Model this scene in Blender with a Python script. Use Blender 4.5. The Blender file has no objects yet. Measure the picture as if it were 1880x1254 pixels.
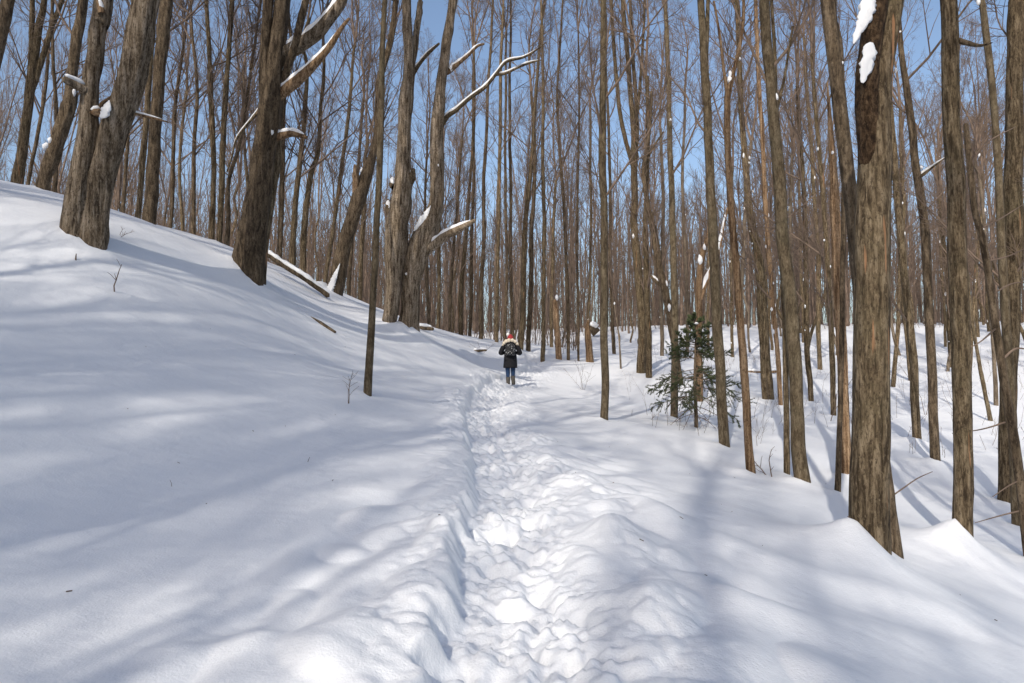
import bpy, math, random
import numpy as np
from mathutils import Vector

# ------------------------------------------------------------------ camera, sky, sun, exposure
SC = bpy.context.scene
COL = SC.collection
F, CX, CY, HOR = 1253.0, 940.0, 627.0, 690.0          # focal length and centre in photograph pixels
CAMZ = 1.55
PITCH = math.atan((HOR - CY) / F)
cam_d = bpy.data.cameras.new('camera')
cam_d.sensor_width = 36.0
cam_d.lens = 36.0 * F / 1880.0
cam_d.clip_start, cam_d.clip_end = 0.05, 3000
cam = bpy.data.objects.new('camera', cam_d)
COL.objects.link(cam)
cam.location = (0, 0, CAMZ)
cam.rotation_euler = (math.pi / 2 + PITCH, 0, 0)
SC.camera = cam

SUN_AZ, SUN_EL = math.radians(-159.0), math.radians(37.0)   # where the sun stands: behind the camera, to its left
world = bpy.data.worlds.new('World')
SC.world = world
world.use_nodes = True
nt = world.node_tree
bg = nt.nodes['Background']
sky = nt.nodes.new('ShaderNodeTexSky')
sky.sky_type = 'NISHITA'
sky.sun_disc = False
sky.sun_elevation = SUN_EL
sky.sun_rotation = SUN_AZ
sky.air_density, sky.dust_density, sky.ozone_density = 1.0, 2.5, 1.0
nt.links.new(sky.outputs[0], bg.inputs[0])
bg.inputs[1].default_value = 0.15
sun_d = bpy.data.lights.new('sun', 'SUN')
sun_d.energy = 2.7
sun_d.angle = math.radians(0.6)
sun_d.color = (1.0, 0.93, 0.83)
sun = bpy.data.objects.new('sun', sun_d)
COL.objects.link(sun)
S = Vector((math.sin(SUN_AZ) * math.cos(SUN_EL), math.cos(SUN_AZ) * math.cos(SUN_EL), math.sin(SUN_EL)))
sun.rotation_euler = S.to_track_quat('Z', 'Y').to_euler()
SC.view_settings.view_transform = 'Standard'
SC.view_settings.look = 'None'
SC.view_settings.exposure = 0.32
SC.view_settings.gamma = 1.0
SC.render.engine = 'CYCLES'
SC.cycles.max_bounces = 6
SC.cycles.diffuse_bounces = 4
SC.cycles.use_denoising = True

# ------------------------------------------------------------------ small maths
rng = np.random.default_rng(11)
random.seed(5)


def sstep(a, b, x):
    t = np.clip((x - a) / (b - a), 0, 1)
    return t * t * (3 - 2 * t)


def gnoise(x, y, seed=0):
    """2-D gradient noise, about -0.7 .. 0.7"""
    x = np.asarray(x, float); y = np.asarray(y, float)
    xi = np.floor(x); yi = np.floor(y)
    xf = x - xi; yf = y - yi
    u = xf ** 3 * (xf * (xf * 6 - 15) + 10)
    v = yf ** 3 * (yf * (yf * 6 - 15) + 10)

    def g(ix, iy, dx, dy):
        h = np.sin(ix * 127.1 + iy * 311.7 + seed * 74.7) * 43758.5453
        a = (h - np.floor(h)) * 2 * np.pi
        return np.cos(a) * dx + np.sin(a) * dy
    n00 = g(xi, yi, xf, yf); n10 = g(xi + 1, yi, xf - 1, yf)
    n01 = g(xi, yi + 1, xf, yf - 1); n11 = g(xi + 1, yi + 1, xf - 1, yf - 1)
    return (n00 * (1 - u) + n10 * u) * (1 - v) + (n01 * (1 - u) + n11 * u) * v


def fbm(x, y, seed=0, octv=3):
    s, a = 0, 1.0
    for k in range(octv):
        s = s + a * gnoise(x * 2 ** k, y * 2 ** k, seed + k * 13); a *= 0.5
    return s


def ray(px, py):
    """direction through a photograph pixel, scaled to unit forward distance"""
    u = (px - CX) / F; v = (CY - py) / F
    y = math.cos(PITCH) - v * math.sin(PITCH)
    z = math.sin(PITCH) + v * math.cos(PITCH)
    return np.array([u / y, 1.0, z / y])


def at(px, py, D):
    r = ray(px, py)
    return np.array([r[0] * D, D, CAMZ + r[2] * D])


# ------------------------------------------------------------------ the lie of the land: a smooth surface through surveyed points
PTS = []
for p in [(0, -12, -.25), (0, -5, .0), (0, 0, .22), (0, 3.5, .36), (0, 8, .62), (-.4, 12, .82), (-.5, 15.5, 1.0), (-.45, 18, 1.13), (-.3, 20, 1.25), (-.2, 22, 1.38), (-.1, 23.5, 1.5), (.9, 20, 1.08),
          (1, 28, 1.85), (0, 36, 3.2), (0, 60, 4.6), (0, 120, 9.5), (-2.4, 3.2, .36), (-1.6, 3.4, .33), (1.6, 3.4, .1),
          (-10, -8, 3.6), (10, -8, -1.6), (-20, -12, 8), (20, -14, -2.5), (-17, 14, 6.4), (-17, 25, 6.5), (-26, 30, 6.6), (-16, 40, 6.0),
          (-40, 50, 7.5), (-90, 110, 12), (-20, 3, 6.5), (16, 3, -2.0), (30, 15, -.8), (40, 30, 2.5), (60, 80, 8), (100, 110, 10.5), (30, 120, 10.5),
          (-30, 120, 10.0), (14, 60, 5.4)]:
    PTS.append(p)
for px, py, D in [(1620, 1030, 6.0), (1775, 1008, 8.4), (1880, 1254, 4.6), (1480, 893, 12), (1330, 822, 14.3), (1380, 873, 12), (1110, 770, 15),
                  (1237, 767, 18.5), (1411, 733, 24), (1176, 683, 28), (1684, 812, 17), (1716, 852, 14.5), (1846, 873, 14), (1850, 1100, 7.4),
                  (1700, 700, 30), (1700, 650, 45), (1300, 642, 48), (1200, 622, 58), (1500, 596, 82), (1850, 592, 85), (1100, 602, 75),
                  (996, 662, 30), (1044, 662, 31), (912, 638, 31), (150, 430, 11), (462, 505, 14.5), (735, 588, 20), (614, 543, 22), (674, 727, 10.6),
                  (80, 348, 15), (272, 418, 18), (0, 335, 14.5), (230, 395, 18), (400, 442, 22), (800, 612, 26), (870, 630, 29), (0, 900, 5),
                  (0, 700, 6.6), (0, 500, 9.2), (300, 900, 5.5), (300, 700, 8.1), (500, 800, 7.2), (600, 650, 13.6), (560, 540, 18), (650, 586, 19.5), (500, 560, 14.2), (700, 620, 17.6), (330, 520, 11.8), (540, 640, 12), (800, 660, 18.5)]:
    PTS.append(tuple(at(px, py, D)))
PTS = np.array(PTS, float)


def _U(r2):
    return np.where(r2 > 1e-9, r2 * np.log(np.maximum(r2, 1e-9)), 0.0)


n = len(PTS)
K = _U(((PTS[:, None, :2] - PTS[None, :, :2]) ** 2).sum(-1)) + np.eye(n) * 2.0
Pm = np.c_[np.ones(n), PTS[:, :2]]
A = np.block([[K, Pm], [Pm.T, np.zeros((3, 3))]])
W = np.linalg.solve(A, np.r_[PTS[:, 2], np.zeros(3)])


def base_h(x, y):
    x = np.asarray(x, float); y = np.asarray(y, float)
    out = W[n] + W[n + 1] * x + W[n + 2] * y
    for i in range(n):
        out = out + W[i] * _U((x - PTS[i, 0]) ** 2 + (y - PTS[i, 1]) ** 2)
    return out


TR_Y = np.array([-14, 0, 3.4, 5.9, 8.5, 12, 15.5, 19, 22, 25, 28, 33, 40, 60, 130])
TR_X = np.array([.3, .05, .02, -.01, -.2, -.52, -.62, -.45, -.12, .45, 1.0, .9, .2, 0, 0])


def trail_x(y):
    k = np.linspace(-1.2, 1.2, 7)
    return np.mean([np.interp(y + d, TR_Y, TR_X) for d in k], axis=0) + .07 * gnoise(y * .55, y * 0 + 3.3, 4)


def chunks(x, y, seed):
    """rounded lumps of uneven height with creases between them"""
    xi, yi = np.floor(x), np.floor(y)
    best = np.zeros(np.shape(x))
    for a in (-1, 0, 1):
        for b in (-1, 0, 1):
            cx, cy = xi + a, yi + b
            h1 = np.sin(cx * 127.1 + cy * 311.7 + seed) * 43758.5453; h1 = h1 - np.floor(h1)
            h2 = np.sin(cx * 269.5 + cy * 183.3 + seed) * 24634.6345; h2 = h2 - np.floor(h2)
            h3 = np.sin(cx * 419.2 + cy * 371.9 + seed) * 31415.9265; h3 = h3 - np.floor(h3)
            r2 = ((x - cx - h1) ** 2 + (y - cy - h2) ** 2) / (.35 + .55 * h3) ** 2
            best = np.maximum(best, (.35 + .65 * h3) * np.sqrt(np.maximum(1 - r2, 0)))
    return best


MOUNDS = []        # x, y, height, radius: snow banked against trunks
SWELLS = []        # polylines of soft ridges left by old snowed-over tracks


def detail_h(x, y):
    d = x - trail_x(y)
    d = d + .08 * gnoise(y * 1.2, x * .7, 9) + .075 * gnoise(y * 3.6, x * 3.6, 10) + .04 * gnoise(y * 9, x * 9, 11)
    fade = 1 - sstep(32, 45, y)
    far = np.clip(1 - (y - 22) / 40, .35, 1)
    trench = -(.175 - .03 * sstep(5, 12, y)) * (sstep(-.41, -.29, d) - sstep(.12, .75, d))
    berm = .02 * np.exp(-((d + .60) / .2) ** 2)
    churn = sstep(-1.0, -.45, d) * (1 - sstep(.7, 1.3, d))
    floor = sstep(-.36, -.2, d) * (1 - sstep(.3, .6, d))
    wx = x + .09 * gnoise(x * 4, y * 4, 31) + .03 * gnoise(x * 13, y * 13, 35)
    wy = y + .09 * gnoise(x * 4 + 7, y * 4, 32) + .03 * gnoise(x * 13, y * 13 + 5, 36)
    c1 = chunks(wx * 3.2, wy * 2.6, 21)
    c2 = chunks(wx * 7.5, wy * 6.5, 22)
    c3 = chunks(wx * 17, wy * 15, 24)
    b3 = fbm(x * 9, y * 9, 23, 3)
    patch = np.clip(.55 + 1.2 * gnoise(x * 1.1, y * .8, 61), .1, 1.2)
    lump = churn * patch * (np.where(d > .1, .045, .075) * c1 + .050 * c2 + .020 * c3 + np.where(d > .3, .008, .018) * b3 - .03)
    lump = lump + floor * (.024 * c2 + .016 * c3 + .030 * b3 - .02)
    # foot holes, left and right by turns
    st = y / .37
    k = np.floor(st)
    rk = np.sin(k * 91.7) * 43758.5; rk = rk - np.floor(rk)
    fx = np.where(np.mod(k, 2) == 0, -.07, .15) + .12 * (rk - .5)
    hole = np.exp(-(((d - fx) / .095) ** 2 + ((st - k - .35 - .3 * rk) / .36) ** 2) ** 1.5) * (1 + .9 * gnoise(x * 7, y * 7, 71))
    lump = lump - (.045 + .05 * rk) * hole * floor
    # older, half-filled steps and slumped blocks on both shoulders
    right = sstep(.35, .7, d) * (1 - sstep(1.2, 2.0, d)) * (1 - sstep(8.5, 12, y)) * sstep(-1, 2, y)
    left = sstep(-1.75, -1.1, d) * (1 - sstep(-.75, -.45, d)) * (1 - sstep(4.6, 7, y))
    p2 = gnoise(x * 2.6, y * 2.2, 42)
    pil = (right + left) * (.075 * np.abs(gnoise(x * 1.9 + 5, y * 1.6, 41)) * 2.2 + .04 * p2 - .04)
    und = .05 * fbm(x * .22, y * .3, 51, 2) + .018 * gnoise(x * .9, y * 1.5, 52) + .004 * gnoise(x * 3, y * 7, 53)
    out = (trench + berm + lump) * fade * far + pil + und
    for pts, hgt, wid in SWELLS:
        best = np.full(np.shape(x), 1e9)
        for (ax, ay), (bx, by) in zip(pts[:-1], pts[1:]):
            vx, vy = bx - ax, by - ay
            t = np.clip(((x - ax) * vx + (y - ay) * vy) / (vx * vx + vy * vy), 0, 1)
            best = np.minimum(best, (x - ax - t * vx) ** 2 + (y - ay - t * vy) ** 2)
        out = out + .62 * hgt * np.exp(-best / (1.25 * wid) ** 2)
    for mx, my, hgt, rad in MOUNDS:
        r = np.sqrt((x - mx) ** 2 + (y - my) ** 2 + .006)
        out = out + hgt * np.exp(-r / rad)
    return out


def ground_z(x, y):
    return float(base_h(x, y) + detail_h(np.array(float(x)), np.array(float(y))))


def hit(px, py):
    """where the sight line through a pixel meets the smooth land"""
    Y = np.geomspace(2.6, 120, 1500)
    r = ray(px, py)
    g = base_h(r[0] * Y, Y) - (CAMZ + r[2] * Y)
    i = np.argmax(g > 0)
    return Y[i] if g[i] > 0 else None


# ------------------------------------------------------------------ mesh helpers
def mesh_np(name, V, Q, smooth=True):
    me = bpy.data.meshes.new(name)
    V = np.asarray(V, np.float32); Q = np.asarray(Q, np.int32)
    k = Q.shape[1]
    me.vertices.add(len(V)); me.vertices.foreach_set('co', V.ravel())
    me.loops.add(Q.size); me.loops.foreach_set('vertex_index', Q.ravel())
    me.polygons.add(len(Q))
    me.polygons.foreach_set('loop_start', np.arange(0, Q.size, k, dtype=np.int32))
    me.polygons.foreach_set('loop_total', np.full(len(Q), k, np.int32))
    if smooth:
        me.polygons.foreach_set('use_smooth', np.ones(len(Q), bool))
    me.update(calc_edges=True)
    return me


def tubes(P, R, k):
    """P (N,n,3) centre lines, R (N,n) radii -> verts and quads of N open tubes with k sides"""
    P = np.asarray(P, float); R = np.asarray(R, float)
    N, m, _ = P.shape
    T = np.gradient(P, axis=1)
    T /= np.linalg.norm(T, axis=2, keepdims=True) + 1e-9
    mt = T.mean(axis=1)
    ref = np.where(np.abs(mt[:, :1]) < .7, np.array([[1., 0, 0]]), np.array([[0, 1., 0]]))[:, None, :]
    B = np.cross(T, np.broadcast_to(ref, T.shape)); B /= np.linalg.norm(B, axis=2, keepdims=True) + 1e-9
    C = np.cross(B, T)
    th = np.arange(k) * 2 * np.pi / k
    V = P[:, :, None, :] + R[:, :, None, None] * (np.cos(th)[None, None, :, None] * C[:, :, None, :] + np.sin(th)[None, None, :, None] * B[:, :, None, :])
    idx = np.arange(N * m * k).reshape(N, m, k)
    a = idx[:, :-1, :]; b = idx[:, 1:, :]
    Q = np.stack([a, np.roll(a, -1, 2), np.roll(b, -1, 2), b], -1).reshape(-1, 4)
    return V.reshape(-1, 3), Q


def join(parts):
    Vs, Qs, o = [], [], 0
    for V, Q in parts:
        Vs.append(V); Qs.append(Q + o); o += len(V)
    return np.concatenate(Vs), np.concatenate(Qs)


def resample(P, R, step):
    """Catmull-Rom through the points, about one ring per step"""
    P = np.asarray(P, float); R = np.asarray(R, float)
    X = np.c_[P, R]
    X = np.vstack([2 * X[0] - X[1], X, 2 * X[-1] - X[-2]])
    out = []
    for i in range(1, len(X) - 2):
        p0, p1, p2, p3 = X[i - 1:i + 3]
        c = max(2, int(np.linalg.norm(p2[:3] - p1[:3]) / step))
        t = np.linspace(0, 1, c, endpoint=False)[:, None]
        out.append(.5 * (2 * p1 + (p2 - p0) * t + (2 * p0 - 5 * p1 + 4 * p2 - p3) * t ** 2 + (3 * p1 - p0 - 3 * p2 + p3) * t ** 3))
    out.append(X[-2:-1])
    o = np.concatenate(out)
    return o[:, :3], np.maximum(o[:, 3], .002)


def bark_tube(P, R, sides, step, rough, seed, flare=0.0, closed=True, sway=0.0):
    """a trunk or limb with uneven, ridged cross-section"""
    P, R = resample(P, R, step)
    s = np.r_[0, np.cumsum(np.linalg.norm(np.diff(P, axis=0), axis=1))]
    wob = np.c_[gnoise(s * 1.1, s * 0, seed), gnoise(s * 1.1, s * 0 + 7.7, seed + 1), s * 0]
    P = P + wob * (R[:, None] * .25) * np.clip(s / .6, 0, 1)[:, None] + sway * .5 * np.c_[gnoise(s * .23, s * 0 + 2.2, seed + 8), gnoise(s * .23, s * 0 + 5.1, seed + 9), s * 0] * min(R[0], .15) * np.clip(s / 2, 0, 1)[:, None]
    V, Q = tubes(P[None], np.ones((1, len(R))), sides)
    V = V.reshape(len(R), sides, 3)
    off = V - P[:, None, :]
    th = (np.arange(sides) * 2 * np.pi / sides)[None, :]
    ss = s[:, None] / max(R[0], .03)
    lob = .5 * np.sin(2 * th + seed + .25 * ss) + .35 * np.sin(3 * th + seed * 2.1 - .18 * ss)
    cx, cy = np.cos(th) * 2.2, np.sin(th) * 2.2
    ridg = 1.6 * gnoise(cx + 3 * np.sin(seed) + .12 * ss, cy + .05 * ss, seed + 2) + 1.1 * gnoise(cx * 2.6 + .35 * ss, cy * 2.6 + 9, seed + 3)
    knot = 1.5 * np.clip(gnoise(cx * .7 + ss * .33, cy * .7 - ss * .21, seed + 5) - .28, 0, 1)
    r = R[:, None] * (1 + rough * (.35 * lob + .6 * ridg + knot))
    if flare:
        r = r * (1 + flare * np.exp(-s[:, None] / (2.2 * R[0])) * (1 + .5 * np.sin(4 * th + seed)))
    V = P[:, None, :] + off * r[:, :, None]
    V = V.reshape(-1, 3)
    if closed:                                       # close the far end with a ragged point
        tip = P[-1] + (P[-1] - P[-2]) / (np.linalg.norm(P[-1] - P[-2]) + 1e-9) * R[-1] * .8
        V = np.vstack([V, tip[None]])
        b = (len(R) - 1) * sides
        i = np.arange(sides)
        Q = np.vstack([Q, np.c_[b + i, b + (i + 1) % sides, np.full(sides, len(V) - 1), np.full(sides, len(V) - 1)]])
    return V, Q


def quads_to_mesh(name, V, Q, mat):
    """quads, some of which repeat their last corner and so are triangles"""
    tri = Q[:, 2] == Q[:, 3]
    if tri.any():
        me = bpy.data.meshes.new(name)
        V = np.asarray(V, np.float32)
        q, t = Q[~tri], Q[tri][:, :3]
        L = np.r_[q.ravel(), t.ravel()].astype(np.int32)
        me.vertices.add(len(V)); me.vertices.foreach_set('co', V.ravel())
        me.loops.add(len(L)); me.loops.foreach_set('vertex_index', L)
        me.polygons.add(len(q) + len(t))
        tot = np.r_[np.full(len(q), 4), np.full(len(t), 3)].astype(np.int32)
        me.polygons.foreach_set('loop_start', np.r_[0, np.cumsum(tot)[:-1]].astype(np.int32))
        me.polygons.foreach_set('loop_total', tot)
        me.polygons.foreach_set('use_smooth', np.ones(len(tot), bool))
        me.update(calc_edges=True)
    else:
        me = mesh_np(name, V, Q)
    me.materials.append(mat)
    return me


def link(name, me, parent=None, loc=None):
    o = bpy.data.objects.new(name, me)
    COL.objects.link(o)
    if parent is not None:
        o.parent = parent
    if loc is not None:
        o.location = loc
    return o


def tag(o, label, cat, group=None):
    o['label'] = label; o['category'] = cat
    if group:
        o['group'] = group
    return o


def thing(name, label, cat, loc, group=None):
    o = bpy.data.objects.new(name, None)
    COL.objects.link(o); o.location = [float(c) for c in loc]
    o.empty_display_size = .1
    return tag(o, label, cat, group)


# ------------------------------------------------------------------ materials
def new_mat(name):
    m = bpy.data.materials.new(name); m.use_nodes = True
    return m, m.node_tree.nodes, m.node_tree.links, m.node_tree.nodes['Principled BSDF']


def snow_mat(name='snow', fine=True):
    m, N, L, b = new_mat(name)
    b.inputs['Base Color'].default_value = (.77, .78, .795, 1)
    b.inputs['Roughness'].default_value = .6
    b.inputs['Specular IOR Level'].default_value = .25
    tc = N.new('ShaderNodeTexCoord')
    n1 = N.new('ShaderNodeTexNoise'); n1.inputs['Scale'].default_value = 9; n1.inputs['Detail'].default_value = 5
    n2 = N.new('ShaderNodeTexNoise'); n2.inputs['Scale'].default_value = 75; n2.inputs['Detail'].default_value = 3
    for q in (n1, n2):
        L.new(tc.outputs['Object'], q.inputs['Vector'])
    b1 = N.new('ShaderNodeBump'); b1.inputs['Strength'].default_value = .3; b1.inputs['Distance'].default_value = .03
    b2 = N.new('ShaderNodeBump'); b2.inputs['Strength'].default_value = .45; b2.inputs['Distance'].default_value = .008
    L.new(n1.outputs[0], b1.inputs['Height']); L.new(n2.outputs[0], b2.inputs['Height'])
    L.new(b1.outputs[0], b2.inputs['Normal']); L.new(b2.outputs[0], b.inputs['Normal'])
    return m


def bark_mat(name, dark, mid, light, lichen=None, stretch=.22, scale=14.0, bump=.6, rough=.9, fleck=None):
    m, N, L, b = new_mat(name)
    b.inputs['Roughness'].default_value = rough
    b.inputs['Specular IOR Level'].default_value = .15
    tc = N.new('ShaderNodeTexCoord')
    mp = N.new('ShaderNodeMapping'); mp.inputs['Scale'].default_value = (1, 1, stretch)
    L.new(tc.outputs['Object'], mp.inputs[0])

    def noise(src, sc, det, ro=.6, dist=0.0):
        q = N.new('ShaderNodeTexNoise'); q.inputs['Scale'].default_value = sc; q.inputs['Detail'].default_value = det
        q.inputs['Roughness'].default_value = ro; q.inputs['Distortion'].default_value = dist
        L.new(src, q.inputs['Vector']); return q.outputs[0]

    def ramp(src, p0, p1, c0=(0, 0, 0), c1=(1, 1, 1)):
        r = N.new('ShaderNodeValToRGB'); e = r.color_ramp.elements
        e[0].position, e[0].color = p0, (*c0, 1); e[1].position, e[1].color = p1, (*c1, 1)
        L.new(src, r.inputs[0]); return r

    def mix(fac, a, c, k=1.0):
        x = N.new('ShaderNodeMixRGB'); mm = N.new('ShaderNodeMath'); mm.operation = 'MULTIPLY'; mm.inputs[1].default_value = k
        L.new(fac, mm.inputs[0]); L.new(mm.outputs[0], x.inputs[0]); L.new(a, x.inputs[1]); x.inputs[2].default_value = (*c, 1)
        return x.outputs[0]
    n1 = noise(mp.outputs[0], scale, 9, .68, .4)                 # ridges along the stem
    mg = N.new('ShaderNodeMapping'); mg.inputs['Scale'].default_value = (1, 1, .45)
    L.new(tc.outputs['Object'], mg.inputs[0])
    n3 = noise(mg.outputs[0], 42, 6, .7)           # grain
    n2 = noise(tc.outputs['Object'], 1.7, 4)                     # broad patches
    r = ramp(n1, .38, .64, dark, light)
    e = r.color_ramp.elements.new(.50); e.color = (*mid, 1)
    out = mix(ramp(n2, .48, .68).outputs[0], r.outputs[0], lichen or mid, .35)
    out = mix(ramp(n3, .36, .49, (1, 1, 1), (0, 0, 0)).outputs[0], out, dark, .85)
    out = mix(ramp(n3, .57, .68).outputs[0], out, light, .8)
    if fleck:                                                    # long cracks that show the inner bark
        mq = N.new('ShaderNodeMapping'); mq.inputs['Scale'].default_value = (1, 1, .07)
        L.new(tc.outputs['Object'], mq.inputs[0])
        out = mix(ramp(noise(mq.outputs[0], 11, 3, .5), .665, .70).outputs[0], out, fleck, .8)
    oi = N.new('ShaderNodeObjectInfo')
    vr = N.new('ShaderNodeMapRange'); vr.inputs['To Min'].default_value = .78; vr.inputs['To Max'].default_value = 1.22
    L.new(oi.outputs['Random'], vr.inputs[0])
    hs = N.new('ShaderNodeHueSaturation'); L.new(vr.outputs[0], hs.inputs['Value']); L.new(out, hs.inputs['Color'])
    L.new(hs.outputs[0], b.inputs['Base Color'])
    ad = N.new('ShaderNodeMath'); ad.operation = 'MULTIPLY_ADD'; ad.inputs[1].default_value = .35
    L.new(n3, ad.inputs[0]); L.new(n1, ad.inputs[2])
    bp = N.new('ShaderNodeBump'); bp.inputs['Strength'].default_value = bump; bp.inputs['Distance'].default_value = .04
    L.new(ad.outputs[0], bp.inputs['Height']); L.new(bp.outputs[0], b.inputs['Normal'])
    return m


def plain_mat(name, col, rough=.8, var=0.0, scale=20, spec=.2):
    m, N, L, b = new_mat(name)
    b.inputs['Roughness'].default_value = rough
    b.inputs['Specular IOR Level'].default_value = spec
    tc = N.new('ShaderNodeTexCoord'); no = N.new('ShaderNodeTexNoise'); no.inputs['Scale'].default_value = scale
    L.new(tc.outputs['Object'], no.inputs['Vector'])
    r = N.new('ShaderNodeValToRGB')
    r.color_ramp.elements[0].position = .3; r.color_ramp.elements[0].color = (*[c * (1 - var) for c in col], 1)
    r.color_ramp.elements[1].position = .7; r.color_ramp.elements[1].color = (*[min(1, c * (1 + var)) for c in col], 1)
    L.new(no.outputs[0], r.inputs[0]); L.new(r.outputs[0], b.inputs['Base Color'])
    return m


SNOW = snow_mat()
BARK = bark_mat('bark_grey_brown', (.032, .022, .013), (.112, .082, .049), (.230, .178, .116), lichen=(.100, .087, .048), scale=24, stretch=.14, bump=.7, fleck=(.30, .16, .085))
BARK_OLD = bark_mat('bark_old_maple', (.040, .028, .018), (.190, .146, .100), (.360, .295, .225), lichen=(.110, .078, .046), stretch=.10, scale=17, bump=1.0)
BARK_DARK = bark_mat('bark_dark', (.032, .023, .015), (.100, .073, .047), (.195, .148, .100), lichen=(.12, .090, .055), stretch=.2, scale=15, bump=.8)
BARK_SMOOTH = bark_mat('bark_smooth', (.048, .035, .021), (.102, .078, .049), (.170, .135, .090), lichen=(.130, .115, .072), stretch=.3, scale=16, bump=.4)
BARK_FAR = bark_mat('bark_far', (.070, .053, .038), (.150, .118, .086), (.240, .195, .145), scale=7, bump=.2)
ROT = bark_mat('rotten_wood', (.060, .033, .017), (.210, .135, .078), (.360, .255, .160), stretch=.08, scale=16, bump=.9)
ROT_DARK = bark_mat('rotten_dark', (.022, .013, .007), (.075, .045, .024), (.170, .110, .062), stretch=.5, scale=22, bump=1.0)
TWIG = plain_mat('twig', (.160, .117, .089), .85, .35, 3)
NEEDLE = plain_mat('spruce_needles', (.070, .088, .040), .6, .5, 9)


# ------------------------------------------------------------------ branching crowns
def norm(v):
    return v / (np.linalg.norm(v, axis=-1, keepdims=True) + 1e-9)


def grow(start, dirs, length, r0, r1, npts, trop, jit, g):
    """centre lines that leave start along dirs, bend up by trop and wander by jit"""
    N = len(start)
    P = np.zeros((N, npts, 3)); P[:, 0] = start
    d = norm(dirs)
    for i in range(1, npts):
        d = norm(d + np.array([0, 0, trop]) / npts * 2 + g.normal(0, jit, (N, 3)))
        P[:, i] = P[:, i - 1] + d * (length / (npts - 1))[:, None]
    t = np.linspace(0, 1, npts)[None, :]
    return P, r0[:, None] * (1 - t) ** .8 + r1 * np.ones((N, 1)) * t


def spawn(P, R, m, tmin, tmax, amin, amax, lmin, lmax, rk, npts, trop, jit, g, rtip=.003, cap=9.):
    """m children on each parent line"""
    N, k, _ = P.shape
    par = np.repeat(np.arange(N), m)
    t = g.uniform(tmin, tmax, N * m)
    f = t * (k - 1); i = np.minimum(f.astype(int), k - 2); w = (f - i)[:, None]
    s = P[par, i] * (1 - w) + P[par, i + 1] * w
    tan = norm(P[par, i + 1] - P[par, i])
    q = norm(np.cross(tan, norm(g.normal(0, 1, tan.shape))))
    a = g.uniform(amin, amax, N * m)[:, None]
    d = tan * np.cos(a) + q * np.sin(a)
    plen = np.linalg.norm(np.diff(P, axis=1), axis=2).sum(1)[par]
    ln = np.minimum(plen * g.uniform(lmin, lmax, N * m) * (1.15 - .75 * t), cap)
    pr = R[par, i] * (1 - w[:, 0]) + R[par, i + 1] * w[:, 0]
    return grow(s, d, ln, np.maximum(pr * rk, rtip), rtip, npts, trop, jit, g)


def crown_mesh(name, seed, height=9.0, r0=.10, leaders=2, n1=11, n2=7, n3=5, n4=4, spread=.3, mat=None):
    g = np.random.default_rng(seed)
    st = np.zeros((leaders, 3))
    az = g.uniform(0, 6.28) + np.arange(leaders) * 2 * np.pi / leaders + g.normal(0, .3, leaders)
    tl = g.uniform(.5, 1.3, leaders) * spread
    tl[0] *= .4
    d = np.c_[np.sin(tl) * np.cos(az), np.sin(tl) * np.sin(az), np.cos(tl)]
    P0, R0 = grow(st, d, height * g.uniform(.75, 1.0, leaders), np.full(leaders, r0 * (1.0 if leaders == 1 else .82)), .006, 12, .25, .07, g)
    P1, R1 = spawn(P0, R0, n1, .05, .95, .5, 1.1, .28, .55, .5, 8, .75, .13, g, .004)
    P2, R2 = spawn(P1, R1, n2, .15, .97, .45, 1.1, .32, .6, .55, 5, .35, .16, g, .0035)
    P3, R3 = spawn(P2, R2, n3, .15, .98, .4, 1.0, .38, .65, .65, 4, .25, .16, g, .003, 1.1)
    P4, R4 = spawn(P3, R3, n4, .1, .98, .4, 1.0, .4, .8, .8, 2, .2, .1, g, .0028, .6)
    V, Q = join([tubes(P0, R0, 8), tubes(P1, R1, 5), tubes(P2, R2, 4), tubes(P3, R3, 3), tubes(P4, R4, 3)])
    me = mesh_np(name, V, Q); me.materials.append(mat or TWIG)
    # where snow would lodge: the lower crotches
    return me, np.concatenate([P1[:, 0], P2[:len(P2) // 2, 0]]), np.concatenate([R1[:, 0], R2[:len(P2) // 2, 0]])


def snow_blobs(name, pts, size, seed, squash=.8):
    """many little lodged lumps of snow as one mesh"""
    g = np.random.default_rng(seed)
    k, rings = 8, 6
    th = np.arange(k) * 2 * np.pi / k
    parts = []
    for p, s in zip(pts, size):
        ph = np.linspace(.15, np.pi - .15, rings)
        r = s * g.uniform(.8, 1.2, (rings, k)) * (1 + .3 * np.sin(th + g.uniform(0, 6)))
        V = np.stack([np.sin(ph)[:, None] * np.cos(th) * r, np.sin(ph)[:, None] * np.sin(th) * r, np.cos(ph)[:, None] * r * squash * g.uniform(.8, 1.9)], -1)
        V = V.reshape(-1, 3) + p
        idx = np.arange(rings * k).reshape(rings, k)
        a, b = idx[:-1], idx[1:]
        Q = np.stack([a, b, np.roll(b, -1, 1), np.roll(a, -1, 1)], -1).reshape(-1, 4)
        i = np.arange(k)
        cap = np.array([[0, 1, 2, 3], [0, 3, 4, 5], [0, 5, 6, 7]])
        Q = np.vstack([Q, cap, (rings - 1) * k + cap[:, ::-1]])
        parts.append((V, Q))
    V, Q = join(parts)
    me = mesh_np(name, V, Q); me.materials.append(SNOW)
    return me


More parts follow.
